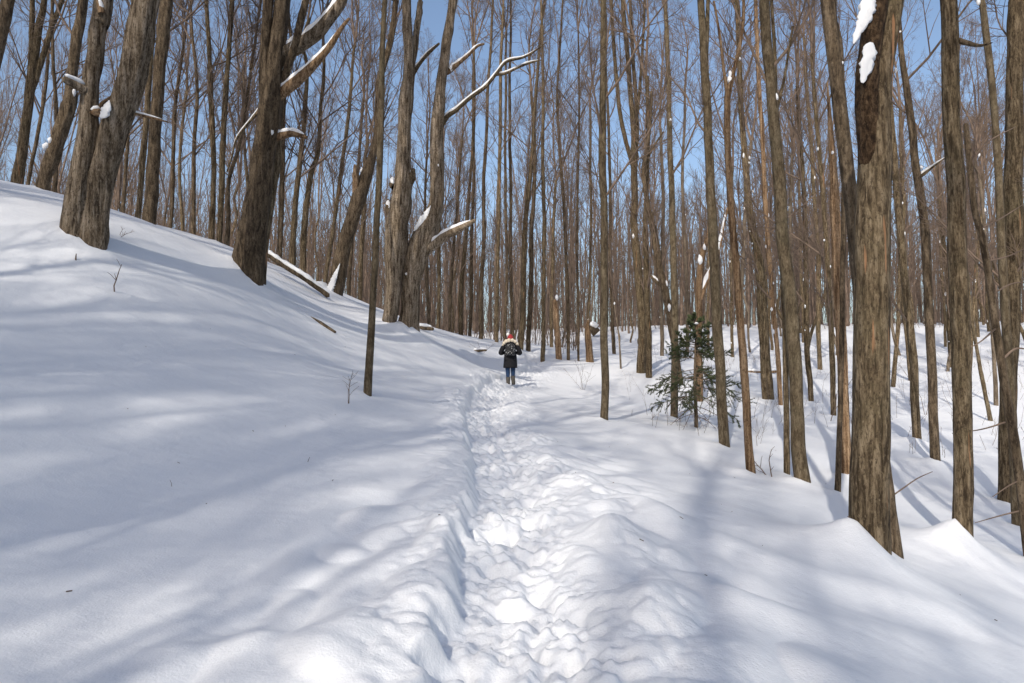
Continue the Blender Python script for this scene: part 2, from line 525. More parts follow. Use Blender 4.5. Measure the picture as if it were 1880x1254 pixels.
CROWNS = []
for i in range(8):
    me, cp, cr = crown_mesh('crown', 100 + i, height=9.5 + (i % 3), leaders=(1, 2, 2, 3)[i % 4], n1=(17, 11, 11, 8)[i % 4])
    sel = np.random.default_rng(i).choice(len(cp), 16, replace=False)
    sn = snow_blobs('snow_clumps', cp[sel] + [0, 0, .02], np.clip(cr[sel] * 1.3, .015, .04), i)
    CROWNS.append((me, sn))
SPRAYS = []
for i in range(5):
    g = np.random.default_rng(300 + i)
    P0, R0 = grow(np.zeros((1, 3)), np.array([[1.0, 0, 1.25]]), np.array([3.6]), np.array([.026]), .004, 8, .25, .1, g)
    P1, R1 = spawn(P0, R0, 10, .12, .97, .4, .9, .3, .5, .6, 4, .3, .14, g)
    P2, R2 = spawn(P1, R1, 7, .15, .97, .4, .9, .35, .6, .7, 3, .15, .14, g)
    V, Q = join([tubes(P0, R0, 5), tubes(P1, R1, 3), tubes(P2, R2, 3)])
    me = mesh_np('branch', V, Q); me.materials.append(TWIG)
    SPRAYS.append(me)

# ------------------------------------------------------------------ traced trees: (pixel x, pixel y, width in pixels) up the stem
TREES = []           # records used to bank the snow before the ground is built


def plan(name, label, trace, D=None, bark=None, group=None, crown=True, mound=None, limbs=(), sprays=0, top=9.0, rough=.14, stems=(), patches=(), sides=None, clumps=0):
    if D is None:
        D = hit(trace[0][0], trace[0][1])
        if D is None:
            D = 30.0
    TREES.append(dict(name=name, label=label, trace=trace, D=D, bark=bark or BARK, group=group, crown=crown, mound=mound, limbs=limbs,
                      sprays=sprays, top=top, rough=rough, stems=stems, patches=patches, sides=sides, clumps=clumps))
    b = at(trace[0][0], trace[0][1], D)
    if mound:
        h, r, side = mound
        w = trace[0][2] / F * D * .5
        MOUNDS.append((b[0] - side * w * 1.0, b[1] - .3 * w, h, r))
    w = trace[0][2] / F * D * .5
    if D < 22 and not mound:
        MOUNDS.append((b[0] - .7 * w, b[1] - .4 * w, .10, .14))
    if D < 20:
        MOUNDS.append((b[0] + 1.0 * w, b[1] - .9 * w, -.07, .10))
    return TREES[-1]


# the old maples on the bank
plan('old_maple_tree', 'massive twin-stemmed old maple leaning out of the steep bank, snowy broken branch in its fork',
     [(166, 446, 56), (174, 390, 54), (186, 325, 54), (205, 250, 55), (226, 190, 55), (246, 112, 58), (268, 0, 48)], 11, BARK_OLD, rough=.26,
     stems=[[(143, 428, 50), (150, 380, 48), (158, 330, 44), (169, 262, 40), (172, 212, 36), (176, 161, 32), (184, 112, 33), (190, 49, 33), (201, 0, 34)]],
     limbs=[([(186, 216, 12), (205, 209, 9), (228, 205, 7), (252, 207, 6), (297, 215, 3)], True, ROT), ([(200, 205, 9), (211, 193, 6), (226, 180, 2)], False, ROT),
            ([(172, 176, 20), (162, 172, 17), (157, 171, 12)], True, BARK_OLD), ([(203, 40, 14), (196, 15, 12), (184, -10, 9)], True, ROT)],
     patches=[(196, 200, 11), (186, 214, 6)], mound=(.25, .35, .6))
plan('old_maple_tree', 'straight rough-barked maple standing just behind the twin-stemmed maple on the bank',
     [(272, 420, 27), (278, 330, 25), (284, 225, 24), (293, 100, 25), (301, 0, 25)], 18, BARK_DARK, rough=.14)
plan('old_maple_tree', 'crooked mossy-footed maple with a swollen elbow on the crest of the bank',
     [(78, 352, 30), (82, 325, 26), (91, 298, 33), (111, 245, 28), (125, 203, 27), (131, 178, 25), (131, 142, 21), (141, 75, 21), (152, 0, 20)], 15, BARK_DARK, rough=.25,
     patches=[(92, 272, 9), (100, 262, 6), (139, 172, 5)], sprays=2)
plan('forest_tree', 'grey tree on the crest of the bank that splits into several leaning stems',
     [(30, 340, 24), (43, 262, 21), (60, 150, 19), (74, 60, 15), (86, 0, 12)], 17, BARK, sprays=3,
     stems=[[(58, 165, 14), (62, 90, 12), (66, 0, 10)], [(54, 185, 12), (80, 100, 12), (98, 40, 11), (112, 0, 10)]])
plan('forest_tree', 'dark slanting stem high on the bank uphill of the grey splitting tree', [(-62, 420, 30), (-30, 220, 28), (0, 70, 26), (14, 0, 26)], 11.5, BARK_DARK)
plan('old_maple_tree', 'big old maple with a long broken snowy limb, halfway along the bank',
     [(455, 505, 56), (460, 460, 52), (472, 380, 44), (482, 300, 44), (496, 225, 44), (504, 150, 42), (512, 75, 34), (522, 0, 28)], 14.5, BARK_DARK, rough=.3,
     stems=[[(484, 330, 26), (490, 240, 24), (490, 150, 20), (494, 75, 18), (500, 0, 17)]],
     limbs=[([(508, 105, 30), (530, 92, 28), (560, 70, 27), (590, 40, 25), (620, -5, 22), (640, -60, 18)], True, BARK_OLD),
            ([(484, 205, 24), (510, 180, 22), (560, 142, 19), (605, 97, 12), (630, 62, 8), (646, 45, 5)], True, ROT),
            ([(500, 256, 20), (518, 252, 15), (541, 249, 12), (567, 258, 7)], True, ROT),
            ([(482, 200, 8), (455, 218, 5), (425, 245, 4), (410, 275, 4), (395, 300, 3)], True, BARK),
            ([(520, 150, 16), (540, 110, 16), (555, 80, 14), (575, 20, 12), (590, -30, 10)], True, BARK_DARK)],
     patches=[(505, 248, 9), (527, 140, 6), (535, 110, 6)], mound=(.3, .4, .7))
plan('forest_tree', 'narrow trunk growing tight against the old maple with the broken limb',
     [(478, 505, 20), (486, 430, 19), (498, 350, 18), (508, 290, 15), (512, 200, 12), (515, 100, 9)], 14.9, BARK)
plan('old_maple_tree', 'huge hollow twin maple beside the trail, snow in its crooks and on its low limb',
     [(750, 592, 34), (754, 545, 32), (760, 500, 38), (778, 440, 44), (797, 395, 32), (804, 345, 25), (802, 290, 23), (803, 245, 22), (808, 190, 20), (816, 120, 18), (826, 50, 17), (833, 0, 16)],
     20, BARK_OLD, rough=.34,
     stems=[[(718, 588, 32), (724, 540, 30), (730, 477, 36), (734, 400, 38), (742, 330, 30), (744, 255, 25), (749, 190, 24), (754, 128, 20), (751, 60, 17), (750, 0, 16)],
            [(752, 150, 14), (762, 90, 13), (767, 40, 12), (771, 0, 11)]],
     limbs=[([(775, 466, 20), (800, 450, 17), (822, 436, 15), (850, 424, 12), (874, 413, 6)], True, BARK_OLD),
            ([(808, 235, 11), (820, 215, 9), (837, 203, 8), (864, 180, 7), (891, 160, 7), (912, 135, 6), (930, 114, 5), (961, 106, 4), (985, 92, 3), (1003, 78, 2)], True, BARK),
            ([(909, 138, 5), (928, 133, 5), (949, 121, 4), (970, 110, 4), (995, 101, 2)], True, BARK),
            ([(822, 132, 12), (838, 118, 8), (859, 99, 6), (875, 82, 5), (888, 75, 4)], True, ROT),
            ([(722, 402, 18), (713, 384, 14), (711, 366, 6)], True, BARK_DARK), ([(742, 345, 18), (757, 336, 15), (764, 322, 8)], True, BARK_DARK), ([(726, 345, 15), (717, 333, 12), (716, 318, 5)], True, BARK_DARK),
            ([(756, 142, 8), (770, 130, 7), (787, 119, 6), (812, 106, 4)], True, BARK)],
     patches=[(806, 308, 8), (808, 183, 6), (741, 447, 9), (727, 385, 8), (735, 430, 5), (753, 355, 5), (724, 330, 4), (826, 125, 7), (748, 505, 6), (730, 560, 4)],
     mound=(.22, .32, -.1))
plan('old_maple_tree', 'dark leaning trunk with a torn stub and a snow wedge at its foot',
     [(612, 548, 32), (626, 480, 27), (642, 415, 26), (664, 350, 27), (686, 288, 17), (697, 244, 13), (700, 150, 12), (716, 75, 11), (724, 0, 10)], 22, BARK_DARK, rough=.18,
     limbs=[([(655, 365, 16), (656, 335, 12), (658, 312, 6)], True, ROT)], patches=[(664, 314, 6)], sprays=3, mound=(.35, .4, 1.0))
plan('young_tree', 'lone slim young tree standing on the smooth slope between bank and trail',
     [(674, 727, 16), (682, 600, 13), (690, 450, 12), (697, 300, 12), (700, 180, 12), (706, 0, 9)], 10.6, BARK_SMOOTH, sprays=2, rough=.08)

# right of the trail
plan('maple_tree', 'thickest mossy trunk beside the trail with orange cracks and a snow-plastered rotten stub',
     [(1594, 1042, 76), (1597, 940, 75), (1600, 800, 71), (1600, 693, 68), (1601, 450, 70), (1603, 320, 66), (1606, 200, 60), (1624, 95, 44), (1643, 0, 35), (1655, -80, 33)], 6.0, BARK, rough=.07, sides=40,
     limbs=[([(1594, 300, 40), (1588, 230, 44), (1584, 170, 46), (1586, 110, 42), (1596, 30, 38), (1612, -45, 30), (1620, -70, 22)], False, ROT_DARK)],
     patches=[], mound=(.46, .34, .85))
plan('maple_tree', 'leaning grey trunk half hidden behind the thickest mossy trunk', [(1638, 985, 30), (1598, 690, 28), (1565, 400, 27), (1547, 230, 28), (1533, 115, 27), (1518, 0, 26)], 7.3, BARK_DARK, rough=.08,
     patches=[(1544, 118, 4)])
plan('maple_tree', 'upright trunk with a split rotten foot and a tall snow cone banked against it',
     [(1768, 1010, 40), (1767, 940, 38), (1768, 839, 38), (1764, 645, 37), (1758, 450, 37), (1752, 300, 36), (1746, 191, 34), (1741, 0, 33)], 8.4, BARK, rough=.09, sides=32,
     limbs=[([(1752, 75, 14), (1772, 100, 7), (1776, 110, 2)], False, BARK_DARK)], mound=(.55, .30, .9))
plan('maple_tree', 'slender curved trunk with a snowy fork, standing beside the dead orange stem',
     [(1474, 898, 31), (1467, 830, 27), (1463, 742, 25), (1455, 596, 26), (1439, 450, 24), (1428, 300, 23), (1418, 190, 21), (1410, 100, 20), (1403, 0, 19)], 12, BARK_SMOOTH, rough=.07, sides=22,
     limbs=[([(1420, 205, 10), (1430, 185, 8), (1441, 150, 6), (1450, 105, 5), (1462, 40, 4)], False, BARK)], patches=[(1424, 181, 6)], sprays=2, mound=(.16, .3, .6))
plan('maple_tree', 'straight brown trunk just beyond the little spruce', [(1330, 823, 20), (1322, 700, 19), (1316, 600, 19), (1309, 450, 18), (1300, 270, 16), (1293, 150, 15), (1283, 0, 13)], 14.3, BARK_SMOOTH, rough=.06,
     stems=[[(1293, 140, 9), (1296, 70, 8), (1298, 0, 7)]], patches=[(1293, 112, 3)], sprays=2, mound=(.1, .25, .8))
plan('dead_tree', 'dead stem with peeling orange wood at its foot, beside a twig in the snow',
     [(1379, 874, 17), (1373, 800, 15), (1368, 700, 15), (1360, 600, 14), (1352, 500, 14), (1344, 400, 13), (1337, 300, 12), (1335, 200, 12), (1337, 165, 13)], 12, ROT, crown=False, rough=.16,
     stems=[[(1337, 170, 10), (1347, 130, 8), (1358, 80, 7), (1364, 20, 6), (1360, -40, 5)], [(1336, 170, 8), (1330, 130, 6), (1322, 60, 5), (1312, 0, 4)]],
     patches=[(1338, 147, 7), (1341, 138, 6), (1357, 108, 4)], mound=(.14, .22, .8))
plan('young_tree', 'slim brown trunk standing alone between the trail and the little spruce',
     [(1110, 771, 15), (1111, 700, 14), (1109, 600, 14), (1108, 400, 13), (1104, 280, 14), (1106, 150, 12), (1105, 0, 11)], 15, BARK_SMOOTH, rough=.08, sprays=3)
plan('young_tree', 'slim trunk rising through the edge of the little spruce', [(1238, 768, 14), (1240, 600, 13), (1236, 400, 12), (1232, 250, 10), (1229, 100, 9), (1225, 0, 8)], 18.2, BARK_SMOOTH, rough=.08,
     patches=[(1230, 222, 4)], sprays=3, mound=(.1, .2, .5))
plan('young_tree', 'thin pole of a tree close beside the slender curved trunk', [(1445, 865, 12), (1443, 700, 11), (1440, 560, 11), (1433, 400, 10), (1425, 250, 8)], 12.6, BARK, rough=.06)
plan('young_tree', 'thin pole of a tree in front of a pale broken snag', [(1538, 889, 12), (1541, 800, 10), (1545, 650, 10), (1548, 450, 10), (1549, 300, 9), (1545, 100, 8)], 11.5, BARK_DARK, rough=.06)
plan('dead_tree', 'pale splintered snag tapering to a spike, behind the thickest mossy trunk', [(1553, 846, 20), (1549, 740, 19), (1544, 600, 20), (1538, 480, 21), (1533, 380, 18), (1528, 290, 13), (1523, 210, 8), (1519, 150, 2)], 13, ROT, crown=False, rough=.2,
     patches=[(1527, 282, 4)], mound=(.2, .25, -.6))
plan('maple_tree', 'wavy grey trunk with a small burl low on its side', [(1684, 813, 18), (1681, 740, 17), (1679, 660, 16), (1671, 570, 15), (1660, 430, 15), (1649, 268, 12), (1641, 134, 10), (1637, 0, 8)], 17, BARK, rough=.12,
     patches=[(1644, 130, 4)], sprays=3, mound=(.2, .3, .7))
plan('maple_tree', 'smooth dark trunk that bends like a bow above a low snow mound', [(1717, 853, 20), (1714, 770, 18), (1711, 693, 18), (1704, 547, 17), (1699, 430, 17), (1692, 370, 17), (1681, 306, 16), (1668, 191, 14), (1655, 96, 11), (1649, 0, 9)], 14.5, BARK_DARK, rough=.06,
     limbs=[([(1688, 325, 8), (1705, 310, 5), (1722, 296, 2)], True, BARK)], patches=[(1689, 308, 5), (1650, 60, 4)], sprays=2, mound=(.22, .3, .8))
plan('maple_tree', 'broad mossy trunk crowded by twiggy dead stems across the hollow', [(1846, 875, 30), (1850, 740, 32), (1855, 600, 35), (1860, 450, 38), (1863, 200, 36), (1866, 0, 34)], 12, BARK, rough=.12, sprays=4)
plan('dead_tree', 'leaning dead stem with a snapped orange top and bristling dry twigs',
     [(1890, 1010, 24), (1868, 850, 20), (1850, 740, 18), (1828, 596, 16), (1806, 450, 14), (1790, 383, 13), (1777, 268, 12), (1773, 228, 9)], 8.6, BARK_DARK, crown=False, rough=.12, sprays=0,
     limbs=[([(1838, 660, 5), (1860, 640, 4), (1892, 648, 2)], False, TWIG), ([(1830, 600, 5), (1800, 625, 3), (1775, 640, 2)], False, TWIG), ([(1858, 770, 5), (1825, 790, 3), (1788, 801, 1.5)], False, TWIG),
            ([(1872, 880, 4), (1850, 892, 3), (1822, 912, 1.5)], False, TWIG), ([(1880, 935, 4), (1850, 950, 3), (1815, 968, 1.5)], False, TWIG), ([(1800, 420, 4), (1840, 400, 3), (1890, 370, 1.5)], False, TWIG),
            ([(1812, 480, 4), (1850, 470, 3), (1900, 445, 1.5)], False, TWIG), ([(1780, 300, 4), (1810, 262, 3), (1850, 240, 1.5)], False, TWIG), ([(1820, 540, 4), (1860, 520, 3), (1910, 530, 1.5)], False, TWIG)])
plan('maple_tree', 'pale stem leaning in behind the broad mossy trunk', [(1866, 948, 19), (1860, 800, 18), (1850, 640, 18), (1840, 480, 17), (1832, 300, 15), (1824, 180, 14), (1810, 60, 14), (1798, -20, 12)], 10.5, BARK_SMOOTH, rough=.08, patches=[(1796, 4, 6)])
plan('maple_tree', 'thin trunk leaning away from a fallen pole on the far side of the hollow', [(1668, 640, 11), (1660, 560, 11), (1655, 480, 10), (1650, 380, 9), (1648, 200, 7)], 30, BARK, sprays=2)
plan('maple_tree', 'thick double trunk standing behind the little spruce on flat snow', [(1413, 734, 19), (1406, 640, 18), (1399, 540, 18), (1392, 470, 17), (1381, 410, 15), (1371, 300, 12), (1362, 150, 10), (1350, 0, 8)], 24, BARK,
     stems=[[(1403, 733, 12), (1398, 640, 11), (1392, 520, 11)]], sprays=3, clumps=6)
plan('young_tree', 'thin pale orange stem beside the thick double trunk', [(1433, 742, 9), (1426, 640, 9), (1415, 520, 10), (1406, 400, 9), (1398, 200, 8), (1388, 0, 7)], 23, ROT, sprays=2, clumps=6)
plan('maple_tree', 'trunk with many upright stems, first past the walker on the hollow side', [(1176, 684, 16), (1174, 560, 16), (1168, 420, 14), (1162, 300, 12), (1152, 150, 9), (1144, 0, 8)], 28, BARK, sprays=3, clumps=6,
     stems=[[(1164, 330, 9), (1168, 220, 8), (1160, 100, 7), (1155, 0, 6)], [(1165, 320, 8), (1140, 220, 8), (1128, 100, 7), (1122, 0, 6)], [(1160, 280, 7), (1172, 180, 6), (1180, 60, 5), (1182, 0, 5)]])
plan('young_tree', 'narrow straight stem next to the trunk with many upright stems', [(1191, 693, 12), (1188, 600, 11), (1186, 480, 10), (1184, 300, 8), (1181, 150, 7)], 27, BARK, sprays=2)
plan('dead_tree', 'dark twisted trunk with snow in its crook, rising behind the little spruce', [(1242, 660, 12), (1232, 590, 13), (1223, 538, 15), (1212, 495, 14), (1200, 430, 12), (1189, 370, 10), (1182, 310, 8), (1190, 240, 6), (1193, 170, 5)], 26, BARK_DARK, crown=False, rough=.25,
     limbs=[([(1223, 530, 9), (1208, 518, 8), (1196, 505, 5)], True, BARK_DARK), ([(1183, 305, 5), (1200, 270, 4), (1222, 235, 3)], False, BARK)], patches=[(1222, 522, 5), (1228, 565, 5), (1184, 362, 4), (1206, 440, 4)], sprays=2)
plan('dead_tree', 'pale dead tree forking into a wide snowy V behind the little spruce', [(1284, 726, 14), (1285, 640, 13), (1285, 560, 13), (1284, 500, 12), (1288, 465, 11), (1298, 435, 7), (1300, 410, 3)], 23, ROT, crown=False, rough=.2,
     limbs=[([(1285, 548, 11), (1300, 512, 10), (1319, 472, 9), (1332, 430, 8), (1340, 402, 6), (1356, 350, 4)], True, ROT)], patches=[(1284, 478, 7), (1292, 455, 5)])

# the stand beyond the walker
G1 = 'slim trunks standing behind the walker'
L1 = 'slim bare trunk in the stand straight behind the walker'
for tr, D in [([(912, 638, 10), (915, 450, 9), (916, 300, 9), (920, 120, 8), (924, 0, 6)], 35), ([(882, 638, 12), (886, 450, 10), (893, 250, 8), (905, 0, 6)], 36),
              ([(956, 634, 14), (963, 480, 13), (973, 330, 11), (985, 170, 8), (1000, 0, 5)], 33), ([(970, 630, 12), (976, 450, 11), (982, 330, 9), (975, 170, 7)], 34),
              ([(996, 664, 11), (999, 520, 10), (998, 400, 10), (997, 200, 8), (994, 0, 6)], 30), ([(1044, 664, 9), (1041, 500, 8), (1036, 400, 8), (1027, 260, 7), (1022, 170, 6), (1034, 0, 5)], 31),
              ([(1062, 664, 6), (1059, 400, 6), (1062, 200, 5), (1060, 60, 4)], 31), ([(803, 612, 9), (806, 450, 8), (813, 280, 5)], 32), ([(788, 607, 9), (784, 500, 8), (780, 400, 7), (784, 250, 5)], 33),
              ([(826, 618, 8), (830, 500, 7), (838, 380, 6), (848, 240, 5)], 34), ([(846, 622, 14), (850, 500, 11), (858, 400, 9), (866, 300, 8), (870, 100, 6)], 36),
              ([(862, 626, 9), (866, 450, 9), (870, 250, 7), (868, 60, 6)], 38), ([(940, 634, 9), (938, 400, 8), (935, 200, 7), (938, 0, 5)], 39), ([(926, 636, 8), (930, 500, 8), (927, 300, 7), (930, 60, 5)], 37),
              ([(1128, 655, 9), (1122, 500, 9), (1120, 350, 8), (1112, 100, 6)], 38), ([(1078, 650, 7), (1085, 450, 7), (1084, 200, 6)], 42), ([(1012, 652, 9), (1015, 450, 8), (1022, 330, 7)], 40)]:
    plan('forest_tree', L1, tr, D, BARK if len(tr) % 2 else BARK_DARK, G1, sprays=2)
plan('dead_tree', 'short broken snag with a snow cap and bare orange wood near the walker', [(1026, 655, 12), (1024, 620, 12), (1021, 580, 11), (1020, 552, 9)], 31, ROT, crown=False, rough=.3, patches=[(1021, 546, 5)])
plan('dead_tree', 'splintered stump beside a snow-capped log end past the walker', [(1083, 666, 14), (1082, 640, 13), (1081, 610, 12), (1083, 588, 5)], 31, ROT, crown=False, rough=.35, patches=[(1081, 590, 4)])
# trunks that show over the crest of the bank
G2 = 'trunks rising behind the crest of the bank'
L2 = 'bare trunk rising from behind the crest of the snowy bank'
for tr, D in [([(354, 450, 11), (356, 350, 10), (357, 262, 9), (361, 170, 8), (352, 60, 6), (350, 0, 5)], 24), ([(388, 452, 14), (391, 350, 12), (390, 262, 12), (384, 150, 11), (376, 0, 9)], 22),
              ([(402, 452, 13), (407, 350, 13), (410, 262, 13), (418, 100, 11), (425, 0, 11)], 21.5), ([(415, 455, 12), (420, 400, 10), (422, 330, 9), (440, 260, 7)], 23),
              ([(512, 500, 12), (516, 400, 12), (519, 285, 11), (524, 150, 9)], 24), ([(536, 500, 14), (540, 420, 13), (546, 337, 12), (556, 225, 10), (562, 120, 8)], 24),
              ([(556, 505, 14), (562, 420, 13), (571, 320, 12), (582, 285, 10), (588, 200, 8)], 25), ([(252, 410, 13), (262, 310, 13), (272, 200, 13), (284, 60, 11), (288, 0, 10)], 20),
              ([(310, 440, 9), (315, 300, 9), (320, 180, 8), (335, 60, 6)], 26), ([(98, 370, 11), (102, 300, 10), (100, 200, 9), (92, 100, 8)], 20), ([(50, 345, 9), (66, 260, 9), (84, 150, 8), (90, 50, 7)], 22),
              ([(595, 530, 9), (610, 420, 9), (625, 320, 9), (640, 200, 8), (650, 80, 6)], 30), ([(640, 560, 8), (645, 450, 8), (655, 330, 7), (668, 180, 6)], 34), ([(660, 570, 10), (664, 450, 10), (672, 330, 9)], 36),
              ([(224, 400, 8), (228, 320, 8), (236, 240, 8), (240, 120, 6)], 24), ([(335, 440, 8), (330, 320, 7), (338, 200, 7)], 30), ([(460, 480, 9), (455, 350, 8), (448, 250, 7)], 30)]:
    plan('forest_tree', L2, tr, D, BARK if len(tr) % 2 else BARK_DARK, G2, sprays=3)
# the stand across the hollow
G3 = 'trunks across the hollow'
L3 = 'bare trunk standing across the hollow beyond the little spruce'
for tr, D in [([(1490, 740, 14), (1484, 600, 14), (1482, 480, 13), (1478, 330, 11), (1470, 150, 9)], 24), ([(1505, 660, 12), (1500, 520, 12), (1492, 400, 11), (1480, 250, 9), (1466, 80, 7)], 34),
              ([(1462, 690, 11), (1457, 560, 11), (1452, 420, 10), (1462, 280, 8)], 30), ([(1530, 760, 14), (1524, 620, 14), (1518, 480, 13), (1506, 300, 11), (1490, 100, 9)], 21),
              ([(1362, 660, 12), (1360, 540, 12), (1366, 400, 10), (1378, 260, 8)], 38), ([(1345, 650, 8), (1344, 500, 8), (1350, 300, 7)], 42), ([(1140, 680, 5), (1136, 620, 4), (1128, 560, 3), (1118, 480, 2)], 29),
              ([(1262, 640, 9), (1262, 500, 9), (1256, 330, 8), (1262, 150, 6)], 44), ([(1215, 640, 10), (1213, 540, 10), (1216, 400, 9), (1210, 240, 7)], 40), ([(1640, 700, 12), (1650, 560, 11), (1660, 380, 9)], 28),
              ([(1745, 640, 13), (1740, 500, 12), (1733, 350, 10)], 36), ([(1795, 610, 10), (1790, 500, 10), (1796, 350, 8)], 52), ([(1815, 600, 9), (1812, 480, 9), (1806, 330, 7)], 56),
              ([(1735, 625, 8), (1730, 480, 8), (1722, 300, 6)], 48), ([(1828, 720, 12), (1822, 600, 11), (1812, 480, 10), (1800, 330, 8)], 24), ([(1780, 690, 10), (1786, 560, 10), (1796, 420, 9)], 30),
              ([(1475, 620, 8), (1472, 450, 8), (1470, 300, 6)], 52), ([(1300, 640, 8), (1302, 450, 7), (1306, 250, 6)], 50)]:
    plan('forest_tree', L3, tr, D, BARK if len(tr) % 2 else BARK_FAR, G3, sprays=2, clumps=3)

# old, snowed-over tracks: soft ridges between trail and trunks
for pix, hgt, wid in [([(1160, 930), (1230, 960), (1330, 1005), (1420, 1040), (1540, 1085), (1680, 1120), (1800, 1150)], .07, .17),
                      ([(1180, 1110), (1300, 1115), (1400, 1130), (1500, 1160), (1650, 1180), (1880, 1230)], .08, .2),
                      ([(1640, 1120), (1740, 1150), (1880, 1210)], .07, .14), ([(1010, 930), (1100, 905), (1180, 935), (1090, 1020)], .05, .15),
                      ([(340, 1200), (440, 1185), (520, 1200), (600, 1245)], .07, .13), ([(540, 1170), (590, 1200)], .08, .16), ([(1200, 1015), (1225, 1020)], .06, .1)]:
    pl = []
    for px, py in pix:
        D = hit(px, py); p = at(px, py, D); pl.append((p[0], p[1]))
    SWELLS.append((pl, hgt, wid))

# ------------------------------------------------------------------ the snow-covered ground, one sheet
rows = [-16.0]
while rows[-1] < 128:
    y = rows[-1]
    dy = .5 if y < 0 else (.12 if y < 2.4 else max(.019, .019 * (y / 8.0) ** 1.7))
    rows.append(y + dy)
rows = np.array(rows)
inner = np.linspace(-1.9, 1.9, 191)
q = (np.arange(1, 146) / 145.0)
Wy = 1.05 * np.abs(rows) + 13
outer = 1.9 + (Wy[:, None] - 1.9) * q[None, :] ** 1.55
X = np.concatenate([-outer[:, ::-1], np.broadcast_to(inner, (len(rows), len(inner))), outer], axis=1)
Y = np.broadcast_to(rows[:, None], X.shape)
Z = np.concatenate([base_h(a, b) + detail_h(a, b) for a, b in zip(np.array_split(X, 12), np.array_split(Y, 12))])
nr, nc = X.shape
idx = np.arange(nr * nc).reshape(nr, nc)
Q = np.stack([idx[:-1, :-1], idx[:-1, 1:], idx[1:, 1:], idx[1:, :-1]], -1).reshape(-1, 4)
gm = mesh_np('ground', np.stack([X, Y, Z], -1).reshape(-1, 3), Q)
gm.materials.append(SNOW)
ground = link('ground', gm)
ground['kind'] = 'structure'
ground['label'] = 'deep snow with a trodden trail between bank and hollow'


# ------------------------------------------------------------------ build the traced trees
def snow_cap(name, P, R, seed, parent, base):
    """a roll of snow lying along the upper side of a limb"""
    P, R = resample(P, R, .05)
    k = len(P)
    keep = slice(int(k * .04), int(k * .9) + 1)
    P, R = P[keep], R[keep]
    if len(P) < 4:
        return
    s = np.linspace(0, 1, len(P))
    env = np.clip(np.minimum(s / .08, (1 - s) / .15), .12, 1) ** .6
    lum = .8 + .5 * gnoise(s * 9, s * 0 + seed, seed)
    rr = (R * .72 + .016 * np.clip(R / .04, .2, 1)) * env * np.clip(lum, .45, 1.2)
    V, Q = tubes((P + np.array([0, 0, 1]) * (R * .95 + .014)[:, None] - base)[None], rr[None], 8)
    me = mesh_np(name, V, Q); me.materials.append(SNOW)
    link(name, me, parent)


